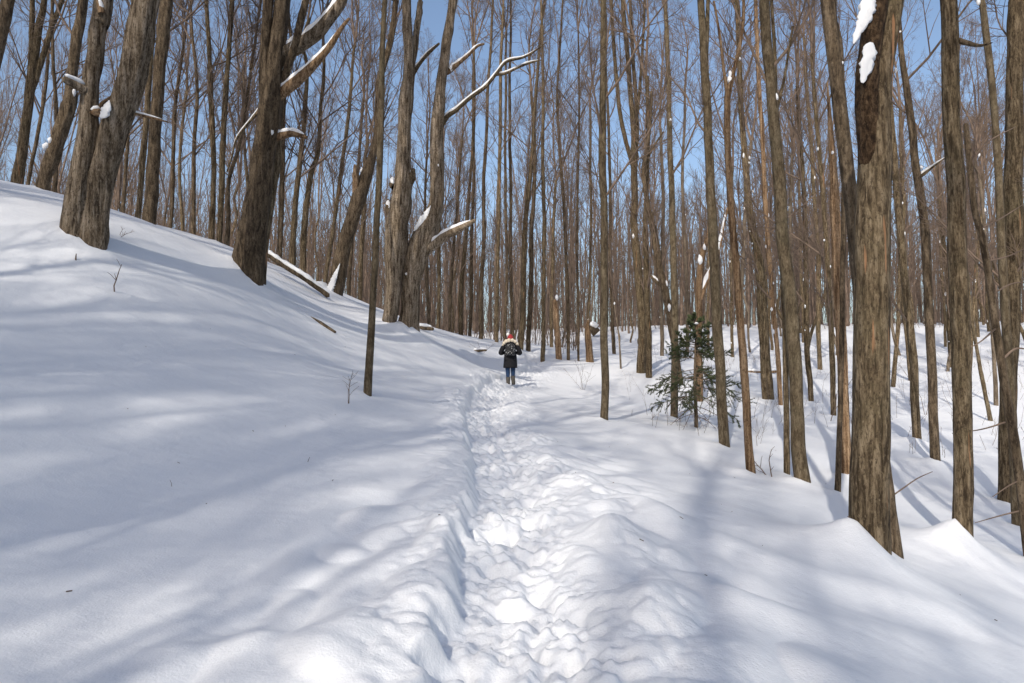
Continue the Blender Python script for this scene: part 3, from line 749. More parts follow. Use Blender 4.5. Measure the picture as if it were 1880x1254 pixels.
for ti, t in enumerate(TREES):
    D, trc = t['D'], t['trace']
    g = np.random.default_rng(1000 + ti)
    lean = g.normal(0, .02) if D > 13 else 0.0

    def pts(tr, D=D, off=0.0):
        P = np.array([at(a, b, D) for a, b, w in tr]); R = np.array([w / math.sqrt(1 + ((a - CX) / F) ** 2) for a, b, w in tr]) * (.5 if not t['group'] else (.43 if t['group'] == G2 else .37)) / F * D
        P[:, 1] += off + lean * (P[:, 2] - P[0, 2])
        return P, R
    P, R = pts(trc)
    gz = ground_z(P[0, 0], P[0, 1])
    base = np.array([P[0, 0], P[0, 1], min(gz, P[0, 2])])
    root = thing(t['name'], t['label'], 'tree', base, t['group'])
    lo = P[0] - (P[1] - P[0]) / np.linalg.norm(P[1] - P[0]) * max(.5, .4 + P[0, 2] - gz)
    P = np.vstack([lo, P]); R = np.r_[R[0] * 1.05, R]
    if t['crown']:
        need = base[2] + t['top'] - P[-1, 2]
        if need > .5:
            d = norm(norm(P[-1] - P[-2]) + np.array([0, 0, .6]))
            r1 = max(R[-1] * .75, .03)
            P = np.vstack([P, P[-1] + d * need * .5 + g.normal(0, .1, 3) * [1, 1, 0], P[-1] + (d + [0, 0, .15]) * need]); R = np.r_[R, R[-1] * .9, r1]
    sd = t['sides'] or (24 if D < 16 else (14 if D < 26 else 10))
    step = .05 if D < 13 else (.09 if D < 22 else .2)
    parts = [bark_tube(P - base, R, sd, step, t['rough'], ti * 3.7 + 1, flare=.18 if D < 30 else .1, closed=not t['crown'], sway=2.4 if D > 20 else (.35 if D > 13 else 0))]
    tops = [(P[-1], R[-1], norm(P[-1] - P[-2]))] if t['crown'] else []
    axes, radii = [P], [R]
    for si, st in enumerate(t['stems']):
        SP, SR = pts(st, off=.12 * (1 if si % 2 else -1) * (R[1] / .2))
        if st[0][1] > trc[0][1] - 60:                       # a stem with a foot of its own
            SP = np.vstack([SP[0] - [0, 0, .6], SP]); SR = np.r_[SR[0], SR]
        else:
            zz = SP[0, 2] - 3.5 * SR[0]
            q0 = min((np.array([np.interp(zz, A_[:, 2], A_[:, j]) for j in range(3)]) for A_ in axes), key=lambda v: abs(v[0] - SP[0, 0]))
            SP[:, 1] += np.linspace(-.7, 0, len(SP)) * (SP[0, 1] - q0[1])
            SP = np.vstack([q0, SP]); SR = np.r_[SR[0] * .6, SR]
        axes.append(SP); radii.append(SR)
        if t['crown'] and st[-1][1] <= 60:
            need = base[2] + t['top'] * .95 - SP[-1, 2]
            if need > .5:
                SP = np.vstack([SP, SP[-1] + (norm(SP[-1] - SP[-2]) + [0, 0, .3]) * need * .8]); SR = np.r_[SR, max(SR[-1] * .7, .02)]
            tops.append((SP[-1], SR[-1], norm(SP[-1] - SP[-2])))
        parts.append(bark_tube(SP - base, SR, max(8, sd * 2 // 3), step, t['rough'], ti * 5.1 + si))
    V, Q = join(parts)
    tk = link('trunk', quads_to_mesh('trunk', V, Q, t['bark']), root)
    for li, (lt, snowy, mat) in enumerate(t['limbs']):
        LP, LR = pts(lt, off=-.02)
        LP[:, 1] += np.linspace(0, g.normal(0, .5), len(LP)) * (D / 14) * .6
        if t['label'].startswith('massive'):
            LP[:, 1] -= .22
        j = int(np.argmin(np.linalg.norm((P - LP[0])[:, [0, 2]], axis=1)))
        if lt[0][2] > 5:
            zz = LP[0, 2] - 1.2 * LR[0]
            q0 = np.array([np.interp(zz, P[:, 2], P[:, c_]) for c_ in range(3)])
            if abs(q0[0] - LP[0, 0]) < 1.25 * np.interp(zz, P[:, 2], R):
                LP = np.vstack([LP[0] * .45 + q0 * .55, LP]); LR = np.r_[LR[0] * .8, LR]
        V, Q = bark_tube(LP - base, LR, 12, .05, .22, ti + li * 2.3)
        lo_ = link('limb', quads_to_mesh('limb', V, Q, mat), root)
        if snowy:
            snow_cap('snow_cap', LP, LR, ti + li, lo_, base)
    for (px, py, s) in t['patches']:
        c = at(px, py, D) - base
        front = 0.0
        for A_, B_ in [(P, R)] + list(zip(axes[1:], radii[1:])):
            ax_, rx_ = np.interp(c[2] + base[2], A_[:, 2], A_[:, 0]) - base[0], np.interp(c[2] + base[2], A_[:, 2], B_)
            if abs(c[0] - ax_) < rx_ and A_[0, 2] - .5 < c[2] + base[2] < A_[-1, 2]:
                front = max(front, math.sqrt(rx_ ** 2 - (c[0] - ax_) ** 2))
        c[1] -= max(front * .92, s * .35 / F * D)
        r = s * .62 / F * D
        me = snow_blobs('snow_patch', [np.zeros(3)], [r], int(px), 1.0)
        link('snow_patch', me, tk, [float(v) for v in c])
    for pi, (tp, tr_, td) in enumerate(tops):
        me, sn = CROWNS[(ti + pi * 3) % 8]
        c = link('crown', me, root, [float(v) for v in tp - base - td * .05])
        sc = float(np.clip(tr_ / .1, .45, 1.35))
        if len(tops) > 1:
            sc *= .8
        c.scale = (sc,) * 3
        q_ = Vector((0, 0, 1)).rotation_difference(Vector([float(v) for v in norm(td * .6 + np.array([0, 0, .6]))]))
        c.rotation_mode = 'QUATERNION'
        from mathutils import Quaternion
        c.rotation_quaternion = q_ @ Quaternion((0, 0, 1), g.uniform(0, 6.28))
        link('snow_clumps', sn, c)
    # side branches up the stem
    for k in range(t['sprays'] * (4 if D > 19 else 1)):
        tt = g.uniform(.40, .99) * (len(P) - 1)
        i = min(int(tt), len(P) - 2)
        p = P[i] + (P[i + 1] - P[i]) * (tt - i)
        if p[2] < base[2] + 2.2:
            continue
        b = link('branch', SPRAYS[g.integers(5)], root, [float(v) for v in p - base])
        b.rotation_euler = (g.uniform(-.2, .2), g.uniform(-.35, .2), g.uniform(0, 6.28))
        b.scale = (float(g.uniform(.6, 1.35)),) * 3
    if t['clumps']:
        ps = []
        for k in range(t['clumps']):
            tt = g.uniform(.35, .95) * (len(P) - 1); i = min(int(tt), len(P) - 2)
            p = P[i] + (P[i + 1] - P[i]) * (tt - i); r_ = R[i]
            ps.append(p - base + np.array([g.choice([-1, 1]) * r_ * .9, -r_ * .5, 0]))
        link('snow_clumps', snow_blobs('snow_clumps', ps, g.uniform(.02, .045, len(ps)), ti, 1.3), root)

# snow plastered on the rotten stub of the thickest trunk
def plaster(parent_label, poly, D, seed):
    root = next(o for o in bpy.data.objects if o.get('label', '').startswith(parent_label))
    tk = next(c for c in root.children if c.name.startswith('trunk'))
    base = np.array(root.location)
    P, R = [], []
    for px, py, w in poly:
        P.append(at(px, py, D) - base); R.append(w * .5 / F * D)
    P, R = resample(np.array(P), np.array(R), .02)
    V, Q = tubes(P[None], np.ones((1, len(R))), 16)
    V = V.reshape(len(R), 16, 3); off = V - P[:, None]
    off[:, :, 1] *= .22
    wob = 1 + .7 * gnoise(np.arange(len(R))[:, None] * .35 + np.zeros(16), np.arange(16)[None] * .9 + seed, seed) + .6 * gnoise(np.arange(len(R))[:, None] * .8 + np.zeros(16), np.arange(16)[None] * 1.7 + seed, seed + 1)
    V = (P[:, None] + off * R[:, None, None] * wob[:, :, None]).reshape(-1, 3)
    me = mesh_np('snow_patch', V, Q); me.materials.append(SNOW)
    link('snow_patch', me, tk)


plaster('thickest mossy', [(1600, 78, 6), (1597, 90, 22), (1592, 110, 26), (1588, 130, 20), (1583, 152, 5)], 5.80, 3)
plaster('thickest mossy', [(1600, -12, 12), (1594, 10, 30), (1584, 40, 22), (1574, 62, 12), (1567, 80, 3)], 5.80, 4)

plaster('dark leaning trunk', [(600, 546, 14), (606, 530, 13), (613, 512, 9), (620, 494, 4), (624, 484, 1)], 21.7, 8)
plaster('massive', [(184, 216, 4), (191, 209, 16), (196, 200, 17), (199, 190, 8), (200, 184, 2)], 10.7, 9)
plaster('huge hollow', [(760, 424, 2), (768, 414, 9), (778, 402, 14), (788, 388, 11), (795, 374, 3)], 19.75, 5)
# ------------------------------------------------------------------ the forest behind: copies of a few whole trees
TRUNKS = []
for i in range(6):
    g = np.random.default_rng(500 + i)
    hh = (5.0, 6.5, 4.0, 7.5, 5.5, 3.2)[i]
    z = np.linspace(-.6, hh, 9)
    P = np.c_[np.cumsum(g.normal(0, .18, 9)), np.cumsum(g.normal(0, .18, 9)), z]
    R = np.linspace(.100, .066, 9)
    V, Q = bark_tube(P, R, 9, .4, .12, 40 + i * 3, flare=.15, closed=False, sway=1.0)
    TRUNKS.append((quads_to_mesh('trunk', V, Q, BARK_FAR if i % 2 else BARK), P[-1], norm(P[-1] - P[-2])))


def forest_tree(x, y, scale, k, label, group, g):
    root = thing('forest_tree', label, 'tree', (x, y, ground_z(x, y)), group)
    root.scale = (scale, scale, scale * 1.35)
    root.rotation_euler = (g.normal(0, .05), g.normal(0, .05), g.uniform(0, 6.28))
    tm, tp, td = TRUNKS[k % 6]
    link('trunk', tm, root)
    me, sn = CROWNS[(k * 5 + int(g.integers(8))) % 8]
    c = link('crown', me, root, [float(v) for v in tp]); c.rotation_euler = (0, 0, g.uniform(0, 6.28)); c.scale = (.8, .8, .95)
    link('snow_clumps', sn, c)
    for j in range(6):
        b = link('branch', SPRAYS[int(g.integers(5))], root, [float(v) for v in tp * g.uniform(.5, .95)])
        b.rotation_euler = (0, g.uniform(-.5, 0), g.uniform(0, 6.28))
    return root


taken = [(t['D'] * ray(t['trace'][0][0], 600)[0], t['D']) for t in TREES]
g = np.random.default_rng(77)
cnt = tries = 0
while cnt < 150 and tries < 8000:
    tries += 1
    y = 24 + 62 * g.uniform() ** .7
    x = g.uniform(-.95, .95) * y
    if y < 40 and -.22 * y < x < .42 * y:
        continue
    if y < 26 and x > 0 or (y < 38 and abs(x - float(trail_x(y))) < 2.2):
        continue
    if min((x - a) ** 2 + (y - b) ** 2 for a, b in taken) < (1.6 if y < 40 else 1.3) ** 2:
        continue
    taken.append((x, y)); cnt += 1
    if x < -6 - .05 * y:
        lab, grp = 'bare leafless tree in the wood behind the crest of the bank', 'wood behind the bank'
    elif x < .12 * y:
        lab, grp = 'bare leafless tree in the deep wood at the end of the trail', 'wood at the end of the trail'
    else:
        lab, grp = 'bare leafless tree in the wood on the far slope of the hollow', 'wood on the far slope'
    forest_tree(x, y, float(np.clip(g.normal(.82, .26), .38, 1.35)), cnt, lab, grp, g)

# the same wood goes on behind the viewer; its shade falls over the near snow
g = np.random.default_rng(35)
cnt = 0
while cnt < 92:
    y = g.uniform(-32, 4.0); x = g.uniform(-30, 4)
    if y > -3 and x > -.85 * max(y, 0) - 6:
        continue
    xs = [x + .384 * (Y_ - y) for Y_ in (3, 6, 10)]                # where its shadow would lie
    if -9.5 < x + .384 * (11 - y) < -3.5 and y > -22 and g.uniform() < .8:
        continue
    if abs(x) < 1.8 or (any(-1.9 < v < 5.5 for v in xs) and g.uniform() < .9) or min((x - a) ** 2 + (y - b) ** 2 for a, b in taken) < 2.2 ** 2:
        continue
    taken.append((x, y)); cnt += 1
    forest_tree(x, y, float(g.uniform(.8, 1.3)), cnt, 'bare tree behind the viewer that shades the near snow', 'wood behind the viewer', g)

# far wood on the skyline, one mass
g = np.random.default_rng(9)
Nf = 1150
fy = g.uniform(62, 124, Nf); fx = g.uniform(-.95, .95, Nf) * fy
fz = base_h(fx, fy) - .3
st = np.c_[fx, fy, fz]
P0, R0 = grow(st, np.c_[g.normal(0, .04, (Nf, 2)), np.ones(Nf)], g.uniform(10, 19, Nf), g.uniform(.07, .19, Nf), .01, 6, .1, .03, g)
P1, R1 = spawn(P0, R0, 8, .35, .97, .35, .8, .2, .35, .5, 4, .4, .1, g, .010)
P2, R2 = spawn(P1, R1, 5, .2, .97, .4, .9, .35, .6, .7, 2, .3, .12, g, .012)
V, Q = join([tubes(P0, R0, 5), tubes(P1, R1, 3), tubes(P2, R2, 3)])
me = mesh_np('far_wood', V, Q); me.materials.append(TWIG)
o = link('far_wood', me); o['kind'] = 'stuff'
tag(o, 'far brown wood that closes the view along the skyline', 'wood')
# brush: thin saplings filling the far understorey
Nf = 6200
fy = 34 + 80 * g.uniform(0, 1, Nf) ** .8; fx = g.uniform(-.9, .9, Nf) * fy
ok = ~((fy < 42) & (np.abs(fx) < 2)) & ~((fx > .1 * fy) & (fy < 62))
fx, fy = fx[ok], fy[ok]
st = np.c_[fx, fy, base_h(fx, fy) - .1]
P0, R0 = grow(st, np.c_[g.normal(0, .18, (len(fx), 2)), np.ones(len(fx))], g.uniform(1.5, 9, len(fx)), g.uniform(.012, .035, len(fx)), .005, 4, .1, .08, g)
P1, R1 = spawn(P0, R0, 6, .3, .97, .4, .9, .25, .5, .6, 3, .3, .12, g, .006)
V, Q = join([tubes(P0, R0, 3), tubes(P1, R1, 3)])
me = mesh_np('undergrowth', V, Q); me.materials.append(TWIG)
o = link('undergrowth', me); o['kind'] = 'stuff'
tag(o, 'reddish brown thicket of saplings under the far trees', 'undergrowth')
# dry weed stems on the far side of the hollow
Nf = 420
fy = g.uniform(15, 48, Nf); fx = fy * g.uniform(.17, .8, Nf)
st = np.c_[fx, fy, base_h(fx, fy) - .05]
P0, R0 = grow(st, np.c_[g.normal(0, .25, (Nf, 2)), np.ones(Nf)], g.uniform(.25, 1.0, Nf), g.uniform(.003, .006, Nf), .002, 4, .0, .12, g)
P1, R1 = spawn(P0, R0, 3, .3, .95, .4, .9, .3, .5, .7, 3, .2, .1, g, .002)
V, Q = join([tubes(P0, R0, 3), tubes(P1, R1, 3)])
me = mesh_np('dry_weeds', V, Q); me.materials.append(TWIG)
o = link('dry_weeds', me); o['kind'] = 'stuff'
tag(o, 'thin dry weed stems poking out of the snow across the hollow', 'weeds')


# ------------------------------------------------------------------ the little spruce
def spruce():
    D = hit(1278, 785)
    b = at(1278, 785, D); gz = ground_z(b[0], b[1])
    base = np.array([b[0], b[1], min(gz, b[2])])
    root = thing('spruce_tree', 'little green spruce with sparse drooping boughs among the bare trunks', 'tree', base)
    g = np.random.default_rng(3)
    Ht = 205 / F * D
    P = np.array([[0, 0, -.4], [.0, 0, .4], [-.02, 0, Ht * .4], [.01, 0, Ht * .75], [.01, 0, Ht]])
    V, Q = bark_tube(P, np.array([.052, .046, .034, .02, .004]), 10, .06, .15, 8)
    link('trunk', quads_to_mesh('trunk', V, Q, BARK_DARK), root)
    nb = 50
    hz = np.sort(g.uniform(.10, .985, nb))
    for k in range(nb):
        h = hz[k]
        az = k * 2.4 + g.normal(0, .3)
        ln = np.interp(h, [0, .2, .32, .5, .75, 1], [.7, 1.3, 1.5, 1.15, .62, .12]) * g.uniform(.75, 1.12) * Ht / 2.75
        dead = h < .22 or (h < .35 and g.uniform() < .35)
        dr = np.array([[math.cos(az), math.sin(az), np.interp(h, [0, .3, .8, 1], [-.25, -.15, .15, .9])]])
        P0, R0 = grow(np.array([[0, 0, h * Ht]]), dr, np.array([ln]), np.array([.010]), .003, 7, -.3 if h < .6 else .0, .06, g)
        P0[0, -2:, 2] += [.01, .035]
        P1, R1 = spawn(P0, R0, 19 if not dead else 5, .18, .98, .6, 1.0, .22, .42, .7, 4, -.1, .1, g, .002)
        V, Q = join([tubes(P0, R0, 5), tubes(P1, R1, 3)])
        me = mesh_np('bough', V, Q); me.materials.append(TWIG)
        bo = link('bough', me, root)
        if dead:
            continue
        allP = np.concatenate([P1.reshape(-1, 4, 3)[:, :-1].reshape(-1, 3), P0[0, 2:-1]])
        allE = np.concatenate([P1[:, 1:].reshape(-1, 3), P0[0, 3:]])
        m = 24
        a = np.repeat(allP, m, 0); e = np.repeat(allE, m, 0)
        s = a + (e - a) * g.uniform(0, 1, (len(a), 1))
        tan = norm(e - a)
        d = norm(tan * .8 + g.normal(0, .55, tan.shape) + np.array([0, 0, .05]))
        L_ = g.uniform(.014, .026, (len(a), 1)) * 2.3
        side = norm(np.cross(d, g.normal(0, 1, d.shape))) * .0050
        up = norm(np.cross(d, side)) * .003
        # each needle: a slim four-sided blade
        V = np.stack([s - side, s + up, s + side, s + d * L_], 1).reshape(-1, 3)
        i = np.arange(len(a)) * 4
        T = np.concatenate([np.c_[i, i + 1, i + 3], np.c_[i + 1, i + 2, i + 3], np.c_[i + 2, i, i + 3]])
        nm = mesh_np('needles', V, T, smooth=False); nm.materials.append(NEEDLE)
        link('needles', nm, bo)
    ps = [np.array([.02, -.05, Ht * .93]), np.array([-.05, -.1, Ht * .8]), np.array([.1, -.12, Ht * .7])]
    for k, p in enumerate(ps):
        link('snow_patch', snow_blobs('snow_patch', [np.zeros(3)], [.05], 60 + k, .6), root, [float(v) for v in p])


spruce()


# ------------------------------------------------------------------ twigs, saplings, logs
def twig_plant(name, label, px, py, height_px, seed, nst=3, spread=.5, cat='shrub', group=None, rad=.006, sub=5, D=None):
    D = D or hit(px, py)
    b = at(px, py, D); z = ground_z(b[0], b[1])
    g = np.random.default_rng(seed)
    H = height_px / F * D
    root = thing(name, label, cat, (b[0], b[1], z), group)
    for k in range(nst):
        P0, R0 = grow(np.array([[0, 0, -.12]]), np.array([[g.normal(0, spread), g.normal(0, spread * .5), 1.0]]), np.array([H * g.uniform(.75, 1.1) + .12]), np.array([rad]), rad * .35, 7, .05, .12, g)
        tb = [tubes(P0, R0, 5)]
        if sub:
            P1, R1 = spawn(P0, R0, sub, .3, .95, .5, 1.0, .3, .55, .7, 4, .1, .14, g, rad * .3)
            tb.append(tubes(P1, R1, 4))
        V, Q = join(tb)
        me = mesh_np('stem', V, Q); me.materials.append(TWIG)
        link('stem', me, root)


twig_plant('shrub', 'small leafless shrub beside the foot of the lone slim young tree', 640, 741, 62, 1, 2, .45, sub=5)
twig_plant('shrub', 'spreading leafless shrub on the hollow side of the trail near the walker', 1072, 716, 58, 2, 4, .6, sub=5)
twig_plant('sapling', 'bent little sapling below the twin-stemmed maple on the bank', 208, 532, 56, 3, 1, .25, cat='sapling', rad=.011, sub=3)
twig_plant('twig', 'forked dark twig curling out of the snow by the dead orange stem', 1418, 880, 50, 4, 2, .35, cat='twig', rad=.012, sub=3)
twig_plant('twig', 'tiny bent twig in the snow at the foot of the dead orange stem', 1358, 880, 12, 5, 1, .9, cat='twig', rad=.004, sub=2)
twig_plant('twig', 'single dry twig upright in the smooth snow below the shrub', 560, 851, 14, 6, 1, .05, cat='twig', rad=.005, sub=0)
twig_plant('twig', 'short dry twig tilting out of the smooth shaded snow', 317, 893, 15, 7, 1, .7, cat='twig', rad=.0035, sub=0)
twig_plant('twig', 'shortest dry twig lying almost flat in the shaded snow', 331, 893, 9, 8, 1, 1.8, cat='twig', rad=.0035, sub=0)
twig_plant('twig', 'broken brown stub standing in the snow under the bank', 139, 479, 15, 9, 1, .2, cat='twig', rad=.018, sub=0)
twig_plant('shrub', 'weedy shrub on the trail edge before the walker', 885, 662, 26, 10, 4, .9, sub=3, D=27)
twig_plant('shrub', 'thin brush behind the roots of the twin-stemmed maple', 214, 430, 26, 12, 3, .9, sub=4, D=12)
twig_plant('sapling', 'thin whip of a sapling across the hollow', 1523, 755, 95, 13, 2, .15, cat='sapling', rad=.009, sub=4, D=20)
twig_plant('sapling', 'thin upright sapling in front of the far snowy slope', 1697, 700, 110, 14, 2, .12, cat='sapling', rad=.009, sub=4, D=22)
twig_plant('shrub', 'wiry shrub on the far snow beyond the wavy grey trunk', 1757, 735, 70, 15, 5, .3, sub=3, D=22)


def log(name, label, trace, D, mat, snowy=True, cat='log', D2=None):
    D2 = D2 or D
    P = np.array([at(a, b, D + (D2 - D) * i / (len(trace) - 1)) for i, (a, b, w) in enumerate(trace)])
    R = np.array([w for a, b, w in trace]) * .5 / F * D
    base = P[0].copy()
    root = thing(name, label, cat, base)
    V, Q = bark_tube(P - base, R, 12, .07, .2, D)
    b_ = link('stem', quads_to_mesh('stem', V, Q, mat), root)
    if snowy:
        snow_cap('snow_cap', P, R * 1.35, 5, b_, base)


log('fallen_log', 'long fallen log with snow along it, sloping down behind the bank crest', [(484, 462, 8), (520, 487, 9), (560, 512, 9), (602, 543, 9)], (hit(590, 545) or 21) - .1, BARK_DARK)
Dk = hit(588, 594)
log('fallen_branch', 'curved dark branch lying in the snow of the slope', [(556, 578, 5), (575, 587, 8), (595, 598, 8), (616, 610, 4)], Dk - .05, BARK_DARK, snowy=False, cat='branch')
log('fallen_pole', 'pale pole leaning down into the snow across the hollow', [(1819, 773, 7), (1806, 710, 7), (1795, 650, 6), (1784, 580, 6), (1776, 500, 5)], hit(1819, 773), BARK_SMOOTH, False, 'pole')
log('fallen_log', 'snow-capped end of a log lying beside the splintered stump', [(1096, 612, 16), (1090, 606, 15), (1082, 603, 13)], (hit(1092, 618) or 33) - .2, BARK_DARK, True)
log('fallen_log', 'thin dark log on the snow at the foot of the hollow twin maple', [(757, 600, 5), (775, 602, 7), (795, 604, 6)], (hit(776, 606) or 21.5) - .1, BARK_DARK, True)
log('fallen_log', 'short dark log lying by the trail just before the walker', [(869, 645, 4), (880, 644, 5), (893, 643, 3)], (hit(880, 647) or 30) - .1, BARK_DARK, True)
log('fallen_branch', 'thin stick slanting out of the snow beside the thickest trunk', [(1636, 912, 3.0), (1660, 895, 2.4), (1685, 878, 2), (1712, 866, 1.2)], 8.4, TWIG, False, 'stick')
log('fallen_log', 'reddish fallen stem lying across the far hollow behind the spruce', [(1360, 682, 5), (1390, 684, 6), (1430, 682, 4)], (hit(1395, 685) or 27) - .1, ROT, True)


# bark flecks and twig ends dropped on the snow
g = np.random.default_rng(44)
Nf = 60
fy = g.uniform(3.5, 16, Nf); fx = g.uniform(-.7, .7, Nf) * fy
dx = g.normal(0, 1, (Nf, 2)); dx /= np.linalg.norm(dx, axis=1, keepdims=True)
ln = g.uniform(.008, .035, Nf)[:, None]
fz = base_h(fx, fy) + detail_h(fx, fy) + .004
ex, ey = fx + dx[:, 0] * ln[:, 0], fy + dx[:, 1] * ln[:, 0]
P = np.stack([np.c_[fx, fy, fz], np.c_[ex, ey, base_h(ex, ey) + detail_h(ex, ey) + .006]], 1)
V, Q = tubes(P, np.repeat(g.uniform(.0015, .0035, (Nf, 1)), 2, 1), 4)
me = mesh_np('bark_litter', V, Q); me.materials.append(TWIG)
o = link('bark_litter', me); o['kind'] = 'stuff'
tag(o, 'tiny bark flecks and twig ends scattered over the near snow', 'litter')


# ------------------------------------------------------------------ the walker
def skin(name, verts, edges, radii, mat, parent, sub=2, root=0):
    me = bpy.data.meshes.new(name)
    me.from_pydata(verts, edges, [])
    o = link(name, me, parent)
    md = o.modifiers.new('skin', 'SKIN')
    md.use_smooth_shade = True
    lay = me.skin_vertices[0] if me.skin_vertices else None
    if lay is None:
        bpy.context.view_layer.objects.active = o
        bpy.context.view_layer.update()
        lay = me.skin_vertices[0]
    for i, r in enumerate(radii):
        lay.data[i].radius = r if isinstance(r, tuple) else (r, r)
        lay.data[i].use_root = (i == root)
    s = o.modifiers.new('sub', 'SUBSURF'); s.levels = s.render_levels = sub
    me.materials.append(mat)
    return o


def loft(name, rings, mat, parent, k=20, loc=(0, 0, 0)):
    """rings of (x, y, z, half width, half depth)"""
    th = np.arange(k) * 2 * np.pi / k
    V = np.array([[(x + a * math.cos(t), y + b * math.sin(t), z) for t in th] for x, y, z, a, b in rings]).reshape(-1, 3)
    idx = np.arange(len(rings) * k).reshape(len(rings), k)
    a_, b_ = idx[:-1], idx[1:]
    Q = np.stack([a_, np.roll(a_, -1, 1), np.roll(b_, -1, 1), b_], -1).reshape(-1, 4)
    bot, top = len(V), len(V) + 1
    V = np.vstack([V, [rings[0][:3]], [rings[-1][:3]]])
    i = np.arange(k); e = (len(rings) - 1) * k
    Q = np.vstack([Q, np.c_[(i + 1) % k, i, np.full(k, bot), np.full(k, bot)], np.c_[e + i, e + (i + 1) % k, np.full(k, top), np.full(k, top)]])
    return link(name, quads_to_mesh(name, V, Q, mat), parent, loc)


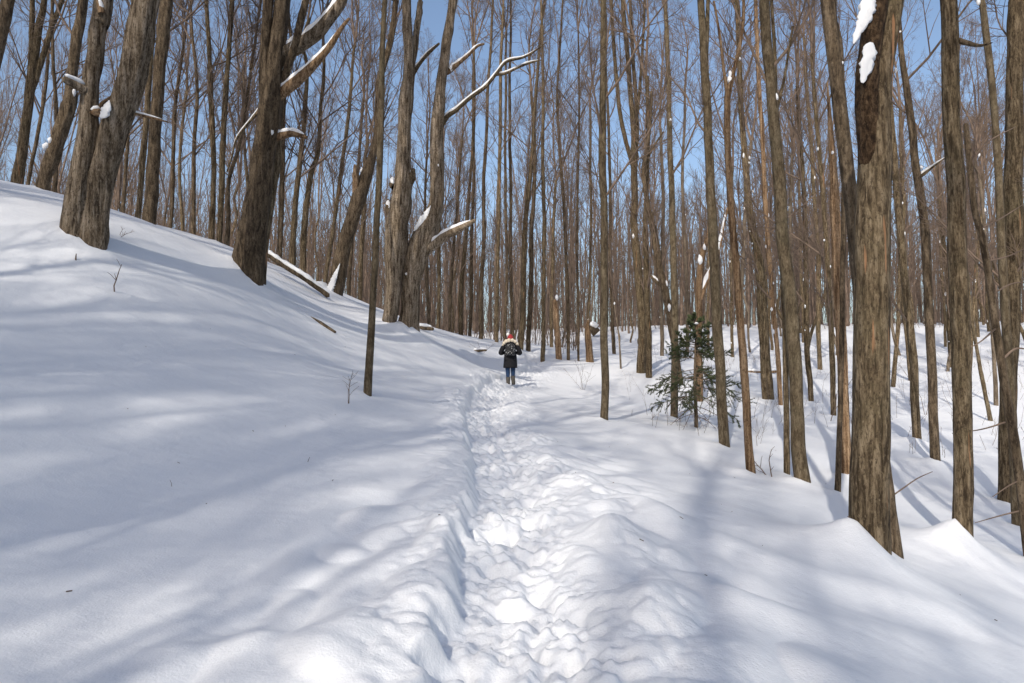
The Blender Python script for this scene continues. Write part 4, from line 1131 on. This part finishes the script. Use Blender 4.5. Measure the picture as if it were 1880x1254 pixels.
def person():
    D = 22.0
    b = at(937, 713, D)
    z = ground_z(b[0], b[1])
    root = thing('person', 'person in black coat, red hat and patterned backpack walking away up the trail', 'person', (b[0], b[1], z))
    skin_m = plain_mat('skin', (.55, .36, .28), .6)
    coat = plain_mat('black_coat', (.010, .010, .013), .75, .3, 30)
    jean = plain_mat('blue_jeans', (.018, .040, .095), .85, .3, 40)
    boot = plain_mat('grey_boots', (.075, .068, .060), .8, .4, 30)
    fur = plain_mat('cream_fur', (.62, .54, .43), .95, .25, 60)
    hat = plain_mat('red_hat', (.30, .035, .038), .9, .3, 80)
    white = plain_mat('white_pompom', (.8, .78, .76), .95, .1, 60)
    pack, N, L, pb = new_mat('patterned_pack')
    tc = N.new('ShaderNodeTexCoord'); vo = N.new('ShaderNodeTexVoronoi'); vo.inputs['Scale'].default_value = 26
    L.new(tc.outputs['Object'], vo.inputs['Vector'])
    rp = N.new('ShaderNodeValToRGB'); rp.color_ramp.interpolation = 'CONSTANT'
    rp.color_ramp.elements[0].color = (.65, .65, .65, 1); rp.color_ramp.elements[1].position = .24; rp.color_ramp.elements[1].color = (.010, .010, .012, 1)
    L.new(vo.outputs['Distance'], rp.inputs[0]); L.new(rp.outputs[0], pb.inputs['Base Color']); pb.inputs['Roughness'].default_value = .8
    # body: pelvis is vertex 0
    v = [(0, 0, .88), (0, .0, 1.08), (0, .01, 1.30), (0, .01, 1.42), (0, .03, 1.55), (0, .03, 1.63),
         (-.09, 0, .84), (-.085, .02, .48), (-.07, -.04, .12), (-.07, .10, .05), (.09, 0, .84), (.085, .05, .48), (.08, .0, .14), (.085, .13, .10),
         (-.19, .0, 1.34), (-.33, -.04, 1.06), (-.17, .20, 1.12), (.19, 0, 1.34), (.33, -.04, 1.06), (.17, .20, 1.12)]
    e = [(0, 1), (1, 2), (2, 3), (3, 4), (4, 5), (0, 6), (6, 7), (7, 8), (8, 9), (0, 10), (10, 11), (11, 12), (12, 13), (2, 14), (14, 15), (15, 16), (2, 17), (17, 18), (18, 19)]
    r = [(.13, .1), (.12, .09), (.14, .09), .05, .085, .07, .085, .055, .045, .035, .085, .055, .045, .035, .06, .045, .032, .06, .045, .032]
    for s, w in ((-1, 16), (1, 19)):
        x, y, zz = v[w]
        for k, (dx, dy, dz, ln) in enumerate([(-.02, .07, .025, 1), (-.03, .085, .008, 1), (-.03, .085, -.01, 1), (-.025, .07, -.028, .9), (-.0, .03, .05, .9)]):
            v.append((x + s * dx * .6, y + dy * .6, zz + dz)); r.append(.010)
            v.append((x + s * dx * 1.6, y + dy * .95, zz + dz * 1.1 - .012)); r.append(.008)
            e += [(w, len(v) - 2), (len(v) - 2, len(v) - 1)]
    body = skin('body', v, e, r, skin_m, root)
    # coat: torso and sleeves
    v = [(0, .0, 1.02), (0, 0, 1.20), (0, 0, 1.34), (0, .01, 1.44), (-.16, 0, 1.36), (-.27, -.02, 1.20), (-.335, -.04, 1.06), (-.25, .11, 1.08), (-.18, .19, 1.12),
         (.16, 0, 1.36), (.27, -.02, 1.20), (.335, -.04, 1.06), (.25, .11, 1.08), (.18, .19, 1.12), (0, 0, .85)]
    e = [(0, 1), (1, 2), (2, 3), (2, 4), (4, 5), (5, 6), (6, 7), (7, 8), (2, 9), (9, 10), (10, 11), (11, 12), (12, 13), (0, 14)]
    r = [(.19, .15), (.19, .15), (.17, .13), .09, .095, .085, .075, .065, .055, .095, .085, .075, .065, .055, (.19, .15)]
    skin('coat', v, e, r, coat, root)
    loft('coat_skirt', [(0, 0, .60, .225, .165), (0, 0, .64, .228, .170), (0, 0, .80, .215, .165), (0, 0, .95, .205, .16), (0, 0, 1.08, .195, .155)], coat, root)
    skin('trousers', [(0, 0, .86), (-.09, 0, .80), (-.085, .02, .50), (-.072, -.02, .24), (.09, 0, .80), (.085, .05, .50), (.08, .02, .26)],
         [(0, 1), (1, 2), (2, 3), (0, 4), (4, 5), (5, 6)], [.11, .098, .076, .062, .098, .076, .062], jean, root)
    loft('boot', [(-.07, .03, -.02, .060, .13), (-.07, .03, .05, .062, .13), (-.07, -.01, .11, .060, .085), (-.072, -.03, .20, .066, .075), (-.072, -.03, .31, .074, .080)], boot, root)
    loft('boot', [(.10, .0, .06, .056, .10), (.10, .02, .11, .060, .115), (.095, -.02, .17, .062, .09), (.085, .0, .25, .068, .078), (.08, .02, .35, .076, .082)], boot, root)
    # fur-edged hood lying round the neck
    a = np.linspace(-.25, math.pi + .25, 22)
    P = np.c_[np.cos(a) * .215, -.03 - .10 * np.sin(a), 1.335 + .15 * np.sin(a)]
    R = .055 + .012 * np.sin(np.arange(22) * 2.3)
    R[[0, -1]] = .02
    V, Q = bark_tube(P, R, 14, .03, .35, 3.0)
    link('fur_collar', quads_to_mesh('fur_collar', V, Q, fur), root)
    loft('hood', [(0, -.06, 1.30, .16, .10), (0, -.06, 1.40, .17, .11), (0, -.03, 1.47, .13, .10), (0, 0, 1.50, .07, .07)], coat, root)
    h = loft('hat', [(0, .03, 1.50, .098, .11), (0, .03, 1.55, .102, .115), (0, .03, 1.61, .092, .10), (0, .03, 1.66, .06, .07), (0, .03, 1.69, .02, .02)], hat, root)
    link('pompom', snow_blobs('pompom', [np.array([-.075, .0, 1.675])], [.045], 4, 1.0), h).data.materials[0] = white
    p = loft('backpack', [(0, -.20, .99, .13, .05), (0, -.215, 1.02, .158, .085), (0, -.22, 1.16, .165, .095), (0, -.215, 1.28, .155, .085), (0, -.19, 1.35, .11, .06), (0, -.18, 1.375, .05, .03)], pack, root)
    loft('pocket', [(0, -.30, 1.02, .09, .02), (0, -.31, 1.04, .115, .03), (0, -.31, 1.12, .115, .03), (0, -.30, 1.16, .09, .02)], pack, p)
    for s in (-1, 1):
        V, Q = tubes(np.array([[(s * .11, -.16, 1.05), (s * .135, -.13, 1.38), (s * .13, .0, 1.455), (s * .13, .15, 1.36), (s * .14, .16, 1.15)]]), np.full((1, 5), .02), 8)
        me = mesh_np('strap', V, Q); me.materials.append(coat)
        link('strap', me, p)


person()
